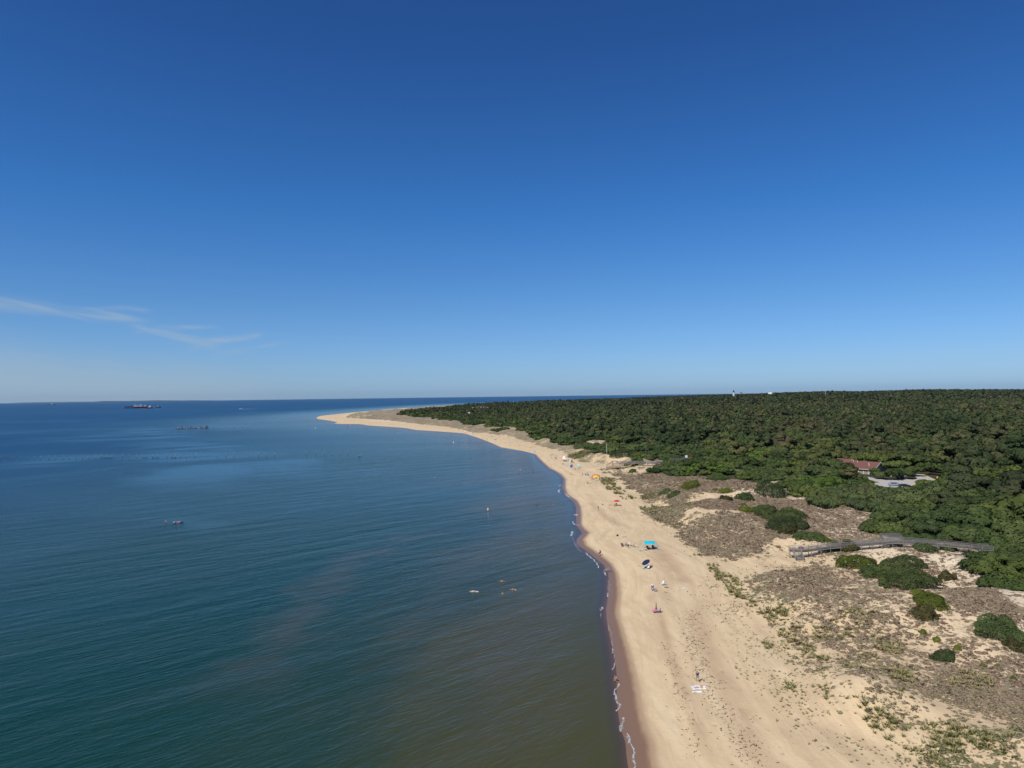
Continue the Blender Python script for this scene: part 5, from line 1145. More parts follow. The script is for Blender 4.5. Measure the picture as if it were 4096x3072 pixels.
# low land across the bay on the left horizon
fsl = MB(); A, B = P3(20, 1611, 24300), P3(860, 1603, 24300)
def fs_fn(u, v):
    x = A.x + (B.x - A.x) * u; h = (6 + 14 * float(fbm(np.array([u * 20]), np.array([0.0]), 1.6, 3, 5)[0]) + (9 if .45 < u < .82 else 0)) * min(1, u * 8, (1 - u) * 8)
    return (x, 24000 + v * 700, (-.5 if v in (0, 1) else h))
o = fsl.grid(fs_fn, 120, 3).build('far_shore', mat('far_trees', (.012, .022, .030), .95, .1), None, True); tag(o, kind='structure')

# ---- breaking foam along the water's edge
FO = [([(2508, 2936), (2530, 2985), (2537, 3030), (2536, 3090)], .35, .5), ([(2505, 2945), (2515, 2975)], .15, .3), ([(2494, 2780 + 90), (2488, 2905), (2480, 2925)], .42, .8), ([(2476, 2735), (2462, 2760), (2458, 2775), (2468, 2800), (2478, 2822), (2470, 2845)], .36, .8), ([(2457, 2655), (2452, 2680)], .22, .7), ([(2449, 2595), (2450, 2612)], .2, .6),
      ([(2452, 2612), (2462, 2640), (2455, 2660)], .09, .6), ([(2430, 2500), (2445, 2530), (2450, 2570), (2449, 2595)], .08, .5), ([(2408, 2428), (2404, 2442)], .42, .8), ([(2400, 2450), (2406, 2470)], .12, .5), ([(2429, 2372), (2433, 2388)], .25, .6), ([(2428, 2340), (2438, 2362)], .10, .5),
      ([(2343, 2212), (2356, 2224), (2376, 2240), (2388, 2254), (2396, 2272)], .34, .8), ([(2416, 2288), (2425, 2302)], .34, .7), ([(2285, 2144), (2290, 2126)], .42, .7), ([(2290, 2086), (2296, 2097), (2318, 2103)], .3, .7), ([(2303, 2058), (2306, 2062)], .8, .7), ([(2279, 1990), (2270, 1984), (2262, 1976)], .4, .7), ([(2238, 1958), (2233, 1966), (2240, 1970)], .4, .8), ([(2236, 1944), (2243, 1940)], .4, .8), ([(2308, 2166), (2312, 2190)], .12, .5), ([(2430, 2320), (2440, 2345)], .10, .5), ([(2290, 2150), (2306, 2190), (2330, 2210)], .10, .5)]
Vf, Ff = [], []
fr = np.random.default_rng(3)
for pts, w, dn in FO:
    P_ = [Vector((*p, 0)) for p in W(pts, .05)]; Lf = [0]
    for a_, b_ in zip(P_[:-1], P_[1:]): Lf.append(Lf[-1] + (b_ - a_).length)
    n = max(4, int(Lf[-1] / (.16 if w > .13 else .5))); sc_ = P_[0].length / 110
    for i in range(n * 3):
        s_ = fr.random() * Lf[-1]; j = min(np.searchsorted(Lf, s_, 'right') - 1, len(P_) - 2); t = (s_ - Lf[j]) / max(1e-6, Lf[j + 1] - Lf[j]); c = P_[j].lerp(P_[j + 1], t)
        env = .35 + .65 * float(vnoise(np.array([s_ * .9 / sc_ + 31 * w]), np.array([w * 50]), 2)[0]); off_ = fr.normal() * w * .30 * env * sc_ ** .5; d = (P_[j + 1] - P_[j]).normalized(); nn_ = Vector((-d.y, d.x, 0)); c = c + nn_ * off_ + nn_ * .12 * math.sin(s_ * 1.7)
        r_ = (.03 + .075 * fr.random()) * sc_ ** .5 * (.5 + w); k = len(Vf); a0 = fr.random() * 6.28; zz = .035 + max(0, gz(c.x, c.y)) + .04 * fr.random()
        for q_ in range(5): a = a0 + q_ * 1.2566; Vf.append((c.x + math.cos(a) * r_ * (1 + .3 * fr.random()), c.y + math.sin(a) * r_ * (1 + .3 * fr.random()), zz))
        Vf.append((c.x, c.y, zz + r_ * .45))
        for q_ in range(5): Ff.append((k + q_, k + (q_ + 1) % 5, k + 5))
o = link('foam', mesh_np('foam', Vf, Ff, foamm, True)); tag(o, 'thin broken line of white foam where small waves meet the sand', 'foam', kind='stuff')
# ================================================================ people
SKQ = []
def skin_job(key, V, E):
    """joints with radii grown into one continuous skin; evaluated later in one go"""
    me = bpy.data.meshes.new(key); me.from_pydata([v[0] for v in V], [], []); me.edges.add(len(E)); me.edges.foreach_set('vertices', np.array(E, np.int32).ravel()); me.update()
    o = bpy.data.objects.new(key, me); COL.objects.link(o); md = o.modifiers.new('s', 'SKIN'); md.use_smooth_shade = True; o.modifiers.new('u', 'SUBSURF').levels = 1
    for i, v in enumerate(V): sv = me.skin_vertices[0].data[i]; r_ = v[1]; sv.radius = (r_, r_) if not isinstance(r_, tuple) else r_; sv.use_root = (i == 0)
    SKQ.append((key, o))
def body(key, J):
    """J: named joints. Returns nothing; queues body, hair, top and shorts meshes for this pose"""
    V, E, ix = [], [], {}
    def v(n, p, r, par=None):
        ix[n] = len(V); V.append((tuple(p), r));
        if par is not None: E.append((ix[par], ix[n]))
    g = {k: Vector(p) for k, p in J.items()}
    v('pel', g['pel'], (.145, .105)); v('waist', g['pel'].lerp(g['chest'], .42), (.125, .095), 'pel'); v('chest', g['chest'], (.155, .11), 'waist')
    v('neck', g['neck'], .055, 'chest'); v('jaw', g['neck'].lerp(g['head'], .45), .075, 'neck'); v('head', g['head'], .098, 'jaw'); v('crown', g['head'] + (g['head'] - g['neck']).normalized() * .085, .07, 'head')
    fdir = Vector(J.get('face', (0, 1, 0))); v('nose', g['head'].lerp(g['neck'], .25) + fdir * .115, .014, 'head')
    for s in 'lr':
        v('sh' + s, g['sh' + s], .058, 'chest'); v('el' + s, g['el' + s], .042, 'sh' + s); v('wr' + s, g['wr' + s], .030, 'el' + s)
        d = (g['wr' + s] - g['el' + s]).normalized(); sd = d.cross(Vector((0, 1, .3))).normalized(); palm = g['wr' + s] + d * .07; v('pa' + s, palm, (.036, .018), 'wr' + s)
        for k, ln in enumerate((.070, .080, .075, .058)): a = palm + sd * (.028 - .0186 * k) + d * .02; v('f%s%d' % (s, k), a + d * ln * .6, .009, 'pa' + s); v('g%s%d' % (s, k), a + d * ln + Vector((0, 0, -.012)), .008, 'f%s%d' % (s, k))
        v('th' + s, g['wr' + s] + d * .055 + sd * .055, .010, 'pa' + s)
        v('hi' + s, g['hi' + s], .088, 'pel'); v('kn' + s, g['kn' + s], .058, 'hi' + s); v('ca' + s, g['kn' + s].lerp(g['an' + s], .3), .055, 'kn' + s); v('an' + s, g['an' + s], .036, 'ca' + s); v('to' + s, g['to' + s], (.038, .026), 'an' + s)
    skin_job(key + '_body', V, E)
    hd = g['head']; up = (g['head'] - g['neck']).normalized(); skin_job(key + '_hair', [(tuple(hd + up * .045 - fdir * .02), .108), (tuple(hd - fdir * .055 - up * .03), .085), (tuple(g['neck'].lerp(hd, .3) - fdir * .06), .05)], [(0, 1), (1, 2)])
    w = g['pel'].lerp(g['chest'], .42); skin_job(key + '_top', [(tuple(g['chest']), (.175, .13)), (tuple(w), (.15, .118)), (tuple(g['pel'].lerp(w, .3)), (.155, .12)), (tuple(g['shl'].lerp(g['ell'], .45)), .064), (tuple(g['shr'].lerp(g['elr'], .45)), .064), (tuple(g['shl']), .075), (tuple(g['shr']), .075)], [(0, 1), (1, 2), (0, 5), (5, 3), (0, 6), (6, 4)])
    skin_job(key + '_shorts', [(tuple(g['pel']), (.168, .125)), (tuple(g['hil']), .108), (tuple(g['hir']), .108), (tuple(g['hil'].lerp(g['knl'], .55)), .088), (tuple(g['hir'].lerp(g['knr'], .55)), .088)], [(0, 1), (1, 3), (0, 2), (2, 4)])
ST = dict(pel=(0, 0, .92), chest=(0, 0, 1.30), neck=(0, 0, 1.46), head=(0, .01, 1.60), shl=(-.19, 0, 1.38), shr=(.19, 0, 1.38), ell=(-.25, .02, 1.10), elr=(.25, .02, 1.10), wrl=(-.26, .10, .86), wrr=(.26, .10, .86),
          hil=(-.10, 0, .86), hir=(.10, 0, .86), knl=(-.11, .02, .48), knr=(.11, .02, .48), anl=(-.11, 0, .08), anr=(.11, 0, .08), tol=(-.12, .16, .03), tor=(.12, .16, .03))
WK = dict(ST, knl=(-.10, .20, .50), anl=(-.10, .28, .10), tol=(-.10, .44, .05), knr=(.10, -.03, .48), anr=(.10, -.28, .12), tor=(.10, -.14, .04), wrl=(-.26, -.12, .88), wrr=(.26, .24, .92), elr=(.25, .08, 1.10), ell=(-.25, -.08, 1.10))
SI = dict(pel=(0, 0, .42), chest=(0, -.10, .78), neck=(0, -.12, .94), head=(0, -.10, 1.08), shl=(-.19, -.10, .86), shr=(.19, -.10, .86), ell=(-.25, .02, .62), elr=(.25, .02, .62), wrl=(-.24, .26, .60), wrr=(.24, .26, .60),
          hil=(-.10, .02, .42), hir=(.10, .02, .42), knl=(-.13, .42, .50), knr=(.13, .42, .50), anl=(-.13, .56, .10), anr=(.13, .60, .10), tol=(-.13, .72, .05), tor=(.13, .76, .05))
GS = dict(pel=(0, 0, .13), chest=(0, -.14, .47), neck=(0, -.13, .63), head=(0, -.08, .77), shl=(-.19, -.14, .55), shr=(.19, -.14, .55), ell=(-.24, -.02, .36), elr=(.24, -.02, .36), wrl=(-.15, .20, .40), wrr=(.15, .20, .40),
          hil=(-.10, .03, .13), hir=(.10, .03, .13), knl=(-.16, .36, .42), knr=(.16, .40, .40), anl=(-.13, .58, .08), anr=(.13, .66, .08), tol=(-.13, .74, .04), tor=(.13, .82, .04))
LY = dict(pel=(0, 0, .13), chest=(0, -.38, .14), neck=(0, -.54, .16), head=(0, -.69, .15), shl=(-.19, -.46, .13), shr=(.19, -.46, .13), ell=(-.36, -.30, .08), elr=(.36, -.30, .08), wrl=(-.30, -.04, .07), wrr=(.30, -.04, .07),
          hil=(-.10, .06, .12), hir=(.10, .06, .12), knl=(-.12, .46, .16), knr=(.12, .46, .12), anl=(-.13, .84, .08), anr=(.14, .86, .08), tol=(-.15, .98, .12), tor=(.16, 1.0, .12), face=(0, 0, 1))
CR = dict(pel=(0, 0, .38), chest=(0, .20, .68), neck=(0, .30, .80), head=(0, .40, .90), shl=(-.19, .22, .72), shr=(.19, .22, .72), ell=(-.22, .34, .48), elr=(.22, .34, .48), wrl=(-.14, .50, .30), wrr=(.14, .50, .30),
          hil=(-.10, .02, .38), hir=(.10, .02, .38), knl=(-.18, .36, .46), knr=(.18, .36, .46), anl=(-.15, .04, .09), anr=(.15, .04, .09), tol=(-.17, .22, .03), tor=(.17, .22, .03))
AR = dict(ST, ell=(-.42, .08, 1.32), elr=(.42, .08, 1.32), wrl=(-.66, .14, 1.38), wrr=(.66, .14, 1.38))
for k, j in (('stand', ST), ('walk', WK), ('seat', SI), ('ground', GS), ('lie', LY), ('crouch', CR), ('arms', AR)): body(k, j)
bpy.context.view_layer.update(); dg = bpy.context.evaluated_depsgraph_get(); SK = {}
for k, o in SKQ: me = bpy.data.meshes.new_from_object(o.evaluated_get(dg)); me.name = k.split('_')[1]; me.materials.clear(); me.materials.append(None); SK[k] = me
for k, o in SKQ: old = o.data; bpy.data.objects.remove(o); bpy.data.meshes.remove(old)
SKIN = [mat('light_skin', (.56, .34, .24), .6, .3), mat('tan_skin', (.42, .24, .15), .6, .3), mat('dark_skin', (.14, .075, .05), .6, .3)]
HAIR = [mat('dark_hair', (.022, .016, .013), .7, .2), mat('brown_hair', (.09, .05, .03), .7, .2), mat('blond_hair', (.38, .27, .13), .7, .2)]
def person(pose, loc, rz, label, skin=0, hair=0, top=None, bottom=None, sc=1.0, group=None):
    e = empty('person', loc, rz, label, 'person', group)
    for part, m, nm in (('body', SKIN[skin], 'body'), ('hair', HAIR[hair], 'hair'), ('top', top, 'shirt'), ('shorts', bottom, 'shorts')):
        if m is None: continue
        o = link(nm, SK[pose + '_' + part], e); o.material_slots[0].link = 'OBJECT'; o.material_slots[0].material = m; o.scale = (sc,) * 3
    return e
C_ = dict(navy=fab('navy_fabric', (.018, .026, .075)), blue=fab('blue_fabric', (.03, .09, .38)), lblue=fab('light_blue_fabric', (.22, .48, .74)), teal=fab('teal_fabric', (.01, .50, .62), .06), aqua=fab('aqua_fabric', (.22, .66, .68), .06), red=fab('red_fabric', (.55, .02, .03), .08), orange=fab('orange_red_fabric', (.78, .10, .03), .08), yellow=fab('yellow_fabric', (.75, .50, .10)),
          pink=fab('pink_fabric', (.68, .14, .28)), magenta=fab('magenta_fabric', (.60, .03, .22)), white=fab('white_fabric', (.80, .79, .77), .05), cream=fab('cream_fabric', (.70, .58, .38)), green=fab('green_fabric', (.02, .17, .10)), black=fab('black_fabric', (.018, .018, .020)), brown=fab('brown_fabric', (.22, .10, .06)), grey=fab('grey_fabric', (.28, .28, .29)), coral=fab('coral_fabric', (.70, .24, .18)), sky=fab('denim_blue_fabric', (.12, .22, .48)), olive=fab('olive_fabric', (.14, .12, .05)))
# ================================================================ beach things
def umbrella(loc, m, label, r=1.1, h=2.1, tilt=0, az=0, m2=None, name='beach_umbrella', cat='umbrella'):
    e = empty(name, loc, 0, label, cat); ax = Vector((math.sin(tilt) * math.cos(az), math.sin(tilt) * math.sin(az), math.cos(tilt))); q_ = ax.to_track_quat('Z', 'Y')
    kn = Vector((0, 0, h * .55)); MB().tube([(0, 0, -.3), kn, kn + ax * (h * .45)], .022, 8).build('pole', white, e)
    top = kn + ax * (h * .45); n = 8
    for half, mm in ((0, m), (1, m2 or m)):
        c = MB()
        for k in range(n):
            if m2 and k % 2 != half: continue
            if not m2 and half: continue
            def fn(u, v, k=k): a = (k + v) * 6.28318 / n; sag = 1 - .075 * math.sin(v * 3.14159) * u; rr = r * u * sag; return top + q_ @ Vector((rr * math.cos(a), rr * math.sin(a), .06 - .36 * r * (u ** 1.6) - .02 * math.sin(v * 3.14159) * u))
            c.grid(fn, 6, 4)
            def fl(u, v, k=k): a = (k + v) * 6.28318 / n; sag = 1 - .075 * math.sin(v * 3.14159); return top + q_ @ Vector((r * sag * math.cos(a), r * sag * math.sin(a), .06 - .36 * r - .02 * math.sin(v * 3.14159) - u * .12))
            c.grid(fl, 1, 4)
        if c.V: c.build('canopy', mm, e, False, 0, .012)
    rb = MB()
    for k in range(n): a = k * 6.28318 / n; rb.tube([top - ax * .25, top + q_ @ Vector((r * .55 * math.cos(a), r * .55 * math.sin(a), -.36 * r * .38))], .008, 4)
    rb.build('ribs', steel, e); MB().lathe([(.02, 0), (.025, .05), (.005, .09)], 6).build('finial', white, e).location = top + ax * .06
    return e
def chair(loc, rz, m, label, fm=None, low=.28, group=None):
    fm = fm or steel; e = empty('beach_chair', loc, rz, label, 'chair', group); h = low + .08
    MB().grid(lambda u, v: (-.27 + .54 * u, -.22 + .46 * v, h - .05 * math.sin(3.14 * v) * math.sin(3.14 * u)), 4, 4).build('seat', m, e, True, 0, .02)
    MB().grid(lambda u, v: (-.27 + .54 * u, -.22 - .30 * v, h + .62 * v - .03 * math.sin(3.14 * u)), 4, 5).build('backrest', m, e, True, 0, .02)
    f = MB()
    for s in (-.3, .3): f.tube([(s, .26, .0), (s, .24, h), (s, -.22, h), (s, -.54, h + .66)], .016, 6); f.tube([(s, -.34, 0), (s, .1, h + .2)], .016, 6)
    f.tube([(-.3, .26, .02), (.3, .26, .02)], .016, 6); f.tube([(-.3, -.34, .02), (.3, -.34, .02)], .016, 6); f.build('frame', fm, e)
    for s in (-.32, .32): MB().box((s, -.02, h + .22), (.06, .46, .025)).build('armrest', fm, e)
    return e
def towel(loc, rz, m, label, L=1.7, Wd=.85, name='towel', cat='towel', hump=.04):
    o = MB().grid(lambda u, v: ((u - .5) * L, (v - .5) * Wd + .05 * math.sin(u * 5), .02 + hump * (math.sin(u * 7 + v * 3) * .5 + .5) * (1 - abs(2 * v - 1) * .6)), 14, 6).build(name, m, None, True, 0, .012)
    o.location = loc; o.rotation_euler = (0, 0, rz); return tag(o, label, cat)
def bag(loc, m, label, s=1.0, rz=0):
    e = empty('beach_bag', loc, rz, label, 'bag'); MB().box((0, 0, .17 * s), (.5 * s, .28 * s, .34 * s)).build('sack', m, e, True, .06 * s); MB().tube([(-.15 * s, 0, .3 * s), (-.1 * s, 0, .5 * s), (.1 * s, 0, .5 * s), (.15 * s, 0, .3 * s)], .018, 6).build('handle', m, e); return e
def cooler(loc, m, label, rz=0):
    e = empty('cooler', loc, rz, label, 'cooler'); MB().box((0, 0, .19), (.62, .36, .36)).build('box', m, e, False, .03); MB().box((0, 0, .41), (.66, .40, .08)).build('lid', white, e, False, .02); MB().tube([(-.32, 0, .3), (-.34, 0, .5), (.34, 0, .5), (.32, 0, .3)], .015, 6).build('handle', white, e); return e
def facing(deg): return R(deg)
g_ = lambda px, py: G(px, py)
pd = lambda px, py: 0

# --- 1. tall teal sun shade with its group
g = g_(2600, 2196); e = empty('beach_canopy', g, R(-6), 'bright teal fabric sun shade stretched on poles with people beneath', 'canopy')
hw, hd_ = 1.75, 1.45; cor = [(-hw, -hd_, 1.55), (hw, -hd_, 1.55), (hw * .85, hd_, 2.0), (-hw * 1.1, hd_, 2.0)]
def shade_fn(u, v):
    a = Vector(cor[0]).lerp(Vector(cor[1]), u); b_ = Vector(cor[3]).lerp(Vector(cor[2]), u); p = a.lerp(b_, v); pin = math.sin(u * 3.14159) * .38 * (2 * v - 1) * -1; p.y += pin; p.x += (-1 if u > .5 else 1) * math.sin(v * 3.14159) * .30 * abs(2 * u - 1); p.z += .10 * math.sin(u * 3.14159) + .14 * math.sin(v * 3.14159); return p
MB().grid(shade_fn, 14, 12).build('canopy', C_['teal'], e, True, 0, .01)
for x, y, z in cor: MB().tube([(x * .92, y * .92, -.2), (x, y, z + .03)], .028, 8).build('pole', steel, e)
for (x, y, z), sx, sy in zip(cor, (-1, 1, 1, -1), (-1, -1, 1, 1)):
    MB().beam((x, y, z), (x + sx * 1.25, y + sy * 1.0, .22), .10, .015).build('strap', C_['teal'], e); MB().lathe([(.02, 0), (.2, .06), (.22, .18), (.08, .3), (.03, .36)], 10, (x + sx * 1.3, y + sy * 1.05, 0)).build('sand_bag', C_['lblue'], e, True)
s0_ = Vector(g)
def near(dx, dy): x, y = s0_.x + dx, s0_.y + dy; return Vector((x, y, gz(x, y)))
chair(near(-.9, .3), R(30), C_['black'], 'left black chair in the shade of the teal canopy'); person('seat', near(-.9, .3), R(30), 'person in dark top sitting in the left chair under the teal shade', 1, 0, C_['black'], C_['navy'])
chair(near(1.0, .6), R(-20), C_['navy'], 'right dark chair in the shade of the teal canopy'); person('seat', near(1.0, .6), R(-20), 'person in dark clothes sitting in the right chair under the teal shade', 1, 1, C_['navy'], C_['black'])
person('ground', near(-1.3, -1.1), R(200), 'person in white shirt sitting on the sand at the front of the teal shade', 0, 0, C_['white'], C_['black'])
cooler(near(.2, -.2), C_['blue'], 'blue cooler box on the sand under the teal shade'); bag(near(-2.2, -1.0), C_['cream'], 'cream bag on the sand at the left front of the teal shade')
towel(near(.3, .1), R(5), C_['black'], 'dark patch on the sand under the teal shade', 2.2, 1.6)  # black sheet that darkens the ground beneath the canopy
# --- group of loungers left of it
s0_ = Vector(g_(2512, 2190))
chair(near(-1.5, 1.6), R(170), C_['navy'], 'dark blue chair furthest left in the ring left of the teal shade'); person('seat', near(-1.5, 1.6), R(170), 'person in dark top in the left chair of the ring', 1, 0, C_['navy'], C_['black'])
chair(near(-.3, 1.7), R(175), C_['grey'], 'grey chair in the middle of the ring left of the teal shade'); person('seat', near(-.3, 1.7), R(175), 'person with dark hair in the middle chair of the ring', 0, 0, C_['grey'], C_['navy'])
person('seat', near(1.0, 1.9), R(190), 'person in white on the right side of the ring of chairs', 0, 1, C_['white'], C_['white']); chair(near(1.0, 1.9), R(190), C_['white'], 'white chair on the right side of the ring')
chair(near(0, .1), R(0), C_['green'], 'dark green chair with its back to the camera'); person('seat', near(1.7, .3), R(80), 'person in coral swimsuit in the chair nearest the teal shade', 0, 1, C_['coral'], C_['coral']); chair(near(1.7, .3), R(80), C_['coral'], 'coral striped chair beside the green one')
towel(near(.7, -1.3), R(-8), C_['cream'], 'cream towel on the sand in front of the green chair', 1.9, .9)
g = g_(2489, 2184); chair(g, R(-70), C_['grey'], 'low grey chair by itself left of the green chair'); person('ground', g + Vector((.1, 0, .05)), R(-70), 'person with dark hair lounging by themselves left of the green chair', 0, 0, C_['black'], C_['black'])
bag(g_(2470, 2144), C_['black'], 'black bag on the sand up left of the lounging group', 1.3); towel(g_(2474, 2142), .2, C_['lblue'], 'pale blue cloth beside the black bag', .6, .4); towel(g_(2497, 2148), 0, C_['brown'], 'red brown towel lying alone above the lounging group', 1.4, .6); towel(g_(2490, 2159), .2, C_['white'], 'small white cloth above the lounging group', .6, .3)
# --- pair walking, pink chair pair, crouching person
g = g_(2396, 2224); person('walk', g, R(160), 'person in white shirt and dark trousers walking on the wet sand', 0, 0, C_['white'], C_['navy'])
person('walk', g_(2401, 2222), R(165), 'person in dark clothes walking behind the one in white', 1, 0, C_['navy'], C_['black'])
g = g_(2433, 2287); chair(g, R(75), C_['pink'], 'pink beach chair at the edge of the waves'); person('seat', g_(2424, 2287), R(75), 'person in coral swimsuit sitting at the edge of the waves', 0, 1, C_['coral'], C_['coral']); chair(g_(2424, 2287), R(75), C_['blue'], 'blue beach chair left of the pink one at the edge of the waves')
person('seat', g, R(75), 'person in pink sitting in the pink chair at the waterline', 0, 2, C_['pink'], C_['blue'])
person('crouch', g_(2468, 2724), R(120), 'bare backed person crouching at the waterline near the bottom', 0, 0, None, C_['coral'])
# --- navy tilted umbrella
g = g_(2589, 2274); umbrella(g + Vector((0, .5, 0)), C_['navy'], 'tilted navy blue umbrella below the teal shade', 1.15, 2.0, .55, R(200)); chair(g + Vector((.1, -.6, 0)), R(150), C_['white'], 'chair with a white towel under the navy umbrella'); bag(g + Vector((-1.0, -.2, 0)), C_['aqua'], 'aqua bag left of the white chair under the navy umbrella', 1.1)
towel(g_(2561, 2264), R(12), C_['coral'], 'thin coral foam noodle on the sand left of the navy umbrella', 1.5, .12, 'foam_noodle', 'noodle', .1); towel(g_(2602, 2262), R(-8), C_['brown'], 'dark red sheet standing for the shadow of the tilted navy umbrella', 1.5, .5)  # the dark red sheet stands for the umbrella's cast shadow
# --- chairs with the blue person
g = g_(2610, 2361); chair(g, R(170), C_['blue'], 'blue chair facing the sea in the middle of the beach'); person('seat', g, R(170), 'person in blue shirt with a white sun hat in the blue chair', 0, 2, C_['blue'], C_['white'])
hat = MB().lathe([(.30, 0), (.28, .03), (.14, .05), (.12, .15), (.02, .18)], 14).build('sun_hat', C_['white'], None, True); hat.location = g + Vector((.02, .12, 1.13)); tag(hat, 'white sun hat on the head of the person in the blue chair', 'hat')
bag(g_(2623, 2366), C_['grey'], 'round dark grey bag right of the blue chair', 1.4); chair(g_(2648, 2341), R(120), C_['white'], 'empty white beach chair up right of the person in blue'); chair(g_(2660, 2351), R(60), C_['sky'], 'empty denim blue beach chair beside the empty white one')
tb = MB().lathe([(.10, 0), (.14, .24)], 10).build('toy_bucket', C_['yellow']); tb.location = g_(2657, 2368); tag(tb, 'small yellow bucket on the sand below the empty blue chair', 'bucket')
towel(g_(2730, 2352), R(-4), C_['white'], 'white towel lying alone at the upper beach', 1.3, .45); towel(g_(2722, 2350), R(-4), C_['pink'], 'small pink cloth left of the lone white towel', .45, .35); towel(g_(2745, 2353), 0, C_['aqua'], 'faint aqua cloth right of the lone white towel', .8, .2)
# --- closed umbrella
g = g_(2625, 2450); e = empty('closed_umbrella', g, 0, 'closed navy umbrella standing upright between pink and navy chairs', 'umbrella'); MB().tube([(0, 0, -.3), (0, 0, .9)], .022, 8).build('pole', white, e); MB().lathe([(.03, .72), (.10, .8), (.085, 1.3), (.05, 1.9), (.015, 2.15)], 12).build('folded_canopy', C_['navy'], e, True)
chair(g_(2619, 2452), R(100), C_['magenta'], 'magenta pink chair left of the closed navy umbrella'); chair(g_(2614, 2450), R(100), C_['pink'], 'pink chair left of the magenta one by the closed umbrella'); chair(g_(2634, 2451), R(80), C_['navy'], 'navy chair right of the closed navy umbrella'); bag(g_(2639, 2449), C_['sky'], 'blue bag beside the navy chair at the closed umbrella', 1.1)
# --- white towels near the bottom
person('walk', g_(2790, 2727), R(190), 'person in dark swimwear standing above the white towels', 1, 0, C_['navy'], C_['sky'])
towel(g_(2783, 2747), R(28), C_['white'], 'upper left white sheet of the towels near the bottom', 1.7, .85); towel(g_(2797, 2754), R(12), C_['white'], 'long white towel with a person lying on it', 2.2, .7); person('lie', g_(2799, 2750), R(105), 'person sunbathing on the white towels near the bottom', 0, 0, None, C_['white']); towel(g_(2788, 2768), R(3), C_['white'], 'lower separate white towel near the bottom', 1.5, .55, 'towel', 'towel', .12)
bag(g_(2818, 2752), C_['white'], 'white bag at the right end of the long white towel', .8)
# --- red umbrella group
g = g_(2467, 2023); umbrella(g, C_['red'], 'wide red umbrella standing upright on the beach', 1.25, 2.3); chair(g + Vector((-1.1, -1.6, 0)), R(150), C_['brown'], 'brown chair at the left front of the red umbrella'); person('seat', g + Vector((-1.1, -1.6, 0)), R(150), 'person with dark hair in the brown chair by the red umbrella', 1, 0, C_['coral'], C_['black'])
chair(g + Vector((-.2, .1, 0)), R(160), C_['white'], 'pale chair right under the red umbrella'); person('seat', g + Vector((-.2, .1, 0)), R(160), 'person in white sitting right under the red umbrella', 0, 0, C_['white'], C_['red'])
bag(g + Vector((1.4, -1.8, 0)), C_['brown'], 'brown bag at the right front of the red umbrella'); towel(g + Vector((-2.8, 0, 0)), 0, C_['yellow'], 'yellow towel left of the red umbrella', 1.9, .8); towel(g + Vector((2.2, .3, 0)), 0, C_['lblue'], 'light blue towel right of the red umbrella', 1.8, .7); towel(g + Vector((-2.3, 2.2, 0)), 0, C_['navy'], 'dark towel behind the yellow one by the red umbrella', 1.3, .6); towel(g + Vector((1.5, 2.4, 0)), 0, C_['black'], 'black patch on the sand behind the red umbrella', 1.9, .9)  # the black sheet makes a dark patch on the sand
towel(g_(2492, 2033), 0, C_['white'], 'small white towel down right of the red umbrella', .8, .4); bag(g_(2411, 2020), C_['black'], 'small dark bag on the sand left of the red umbrella', .9)
person('walk', g_(2393, 2039), R(170), 'person in grey blue standing on the open sand left of the red umbrella', 1, 0, C_['sky'], C_['navy'])
# --- lifeguard sized orange tent and its neighbours
g = g_(2383, 1909); e = empty('beach_tent', g, R(8), 'large orange red dome tent with a yellow front', 'tent')
def tent_fn(u, v): a = u * 3.14159; w = 2.2 * (1 - .22 * v); return (-w * math.cos(a) * 1.0, -1.1 + 2.6 * v, max(0, 1.6 * math.sin(a) ** .6 * (1 - .25 * (2 * v - .8) ** 2)))
MB().grid(tent_fn, 18, 8).build('canopy', C_['orange'], e, True, 0, .02); MB().grid(lambda u, v: (-2.0 + 4.0 * u, -1.2 - .8 * v, 1.15 * (1 - v) * math.sin(3.14159 * u) ** .4 + .03), 12, 4).build('front_flap', C_['yellow'], e, True, 0, .02)
MB().grid(lambda u, v: (-2.25 - .9 * v, -1.0 + .5 * u, .9 * (1 - v)), 3, 3).build('side_flap', C_['orange'], e, True, 0, .02)
g = g_(2369, 1919); towel(g + Vector((-1.6, .2, 0)), 0, C_['white'], 'white blanket by the small group in front of the orange tent', 2.0, .9); person('ground', g, R(180), 'person in navy sitting in front of the orange tent', 0, 0, C_['navy'], C_['white']); person('ground', g + Vector((1.0, .6, 0)), R(190), 'person in dark top sitting right of the one in navy before the orange tent', 1, 0, C_['black'], C_['sky'])
umbrella(g + Vector((-.2, 1.8, 0)), C_['coral'], 'small coral umbrella at the left front of the orange tent', .8, 1.5, .4, R(180))
g = g_(2388, 1922); umbrella(g + Vector((0, .3, 0)), C_['black'], 'little black parasol over the blue towel below the orange tent', .6, 1.4, .5, R(150)); towel(g + Vector((0, -1.0, 0)), R(18), C_['sky'], 'long grey blue towel below the orange tent', 2.4, .9)
person('ground', g_(2351, 1934), R(120), 'left of two people sitting on bare sand below the orange tent', 1, 0, C_['black'], C_['black']); person('lie', g_(2361, 1935), R(70), 'right of two people on bare sand below the orange tent lying down', 0, 1, C_['pink'], C_['black'])
g = g_(2348, 1902); umbrella(g, C_['lblue'], 'light blue umbrella left of the orange tent', 1.0, 2.0, .15, R(90)); chair(g + Vector((-.7, -.3, 0)), R(180), C_['black'], 'black chair left under the light blue umbrella'); chair(g + Vector((.5, -.3, 0)), R(180), C_['navy'], 'navy chair right under the light blue umbrella'); person('seat', g + Vector((.5, -.3, 0)), R(180), 'person in navy under the light blue umbrella', 0, 0, C_['navy'], C_['navy']); towel(g + Vector((-.6, -2.0, 0)), 0, C_['white'], 'white blanket before the light blue umbrella', 2.4, .9)
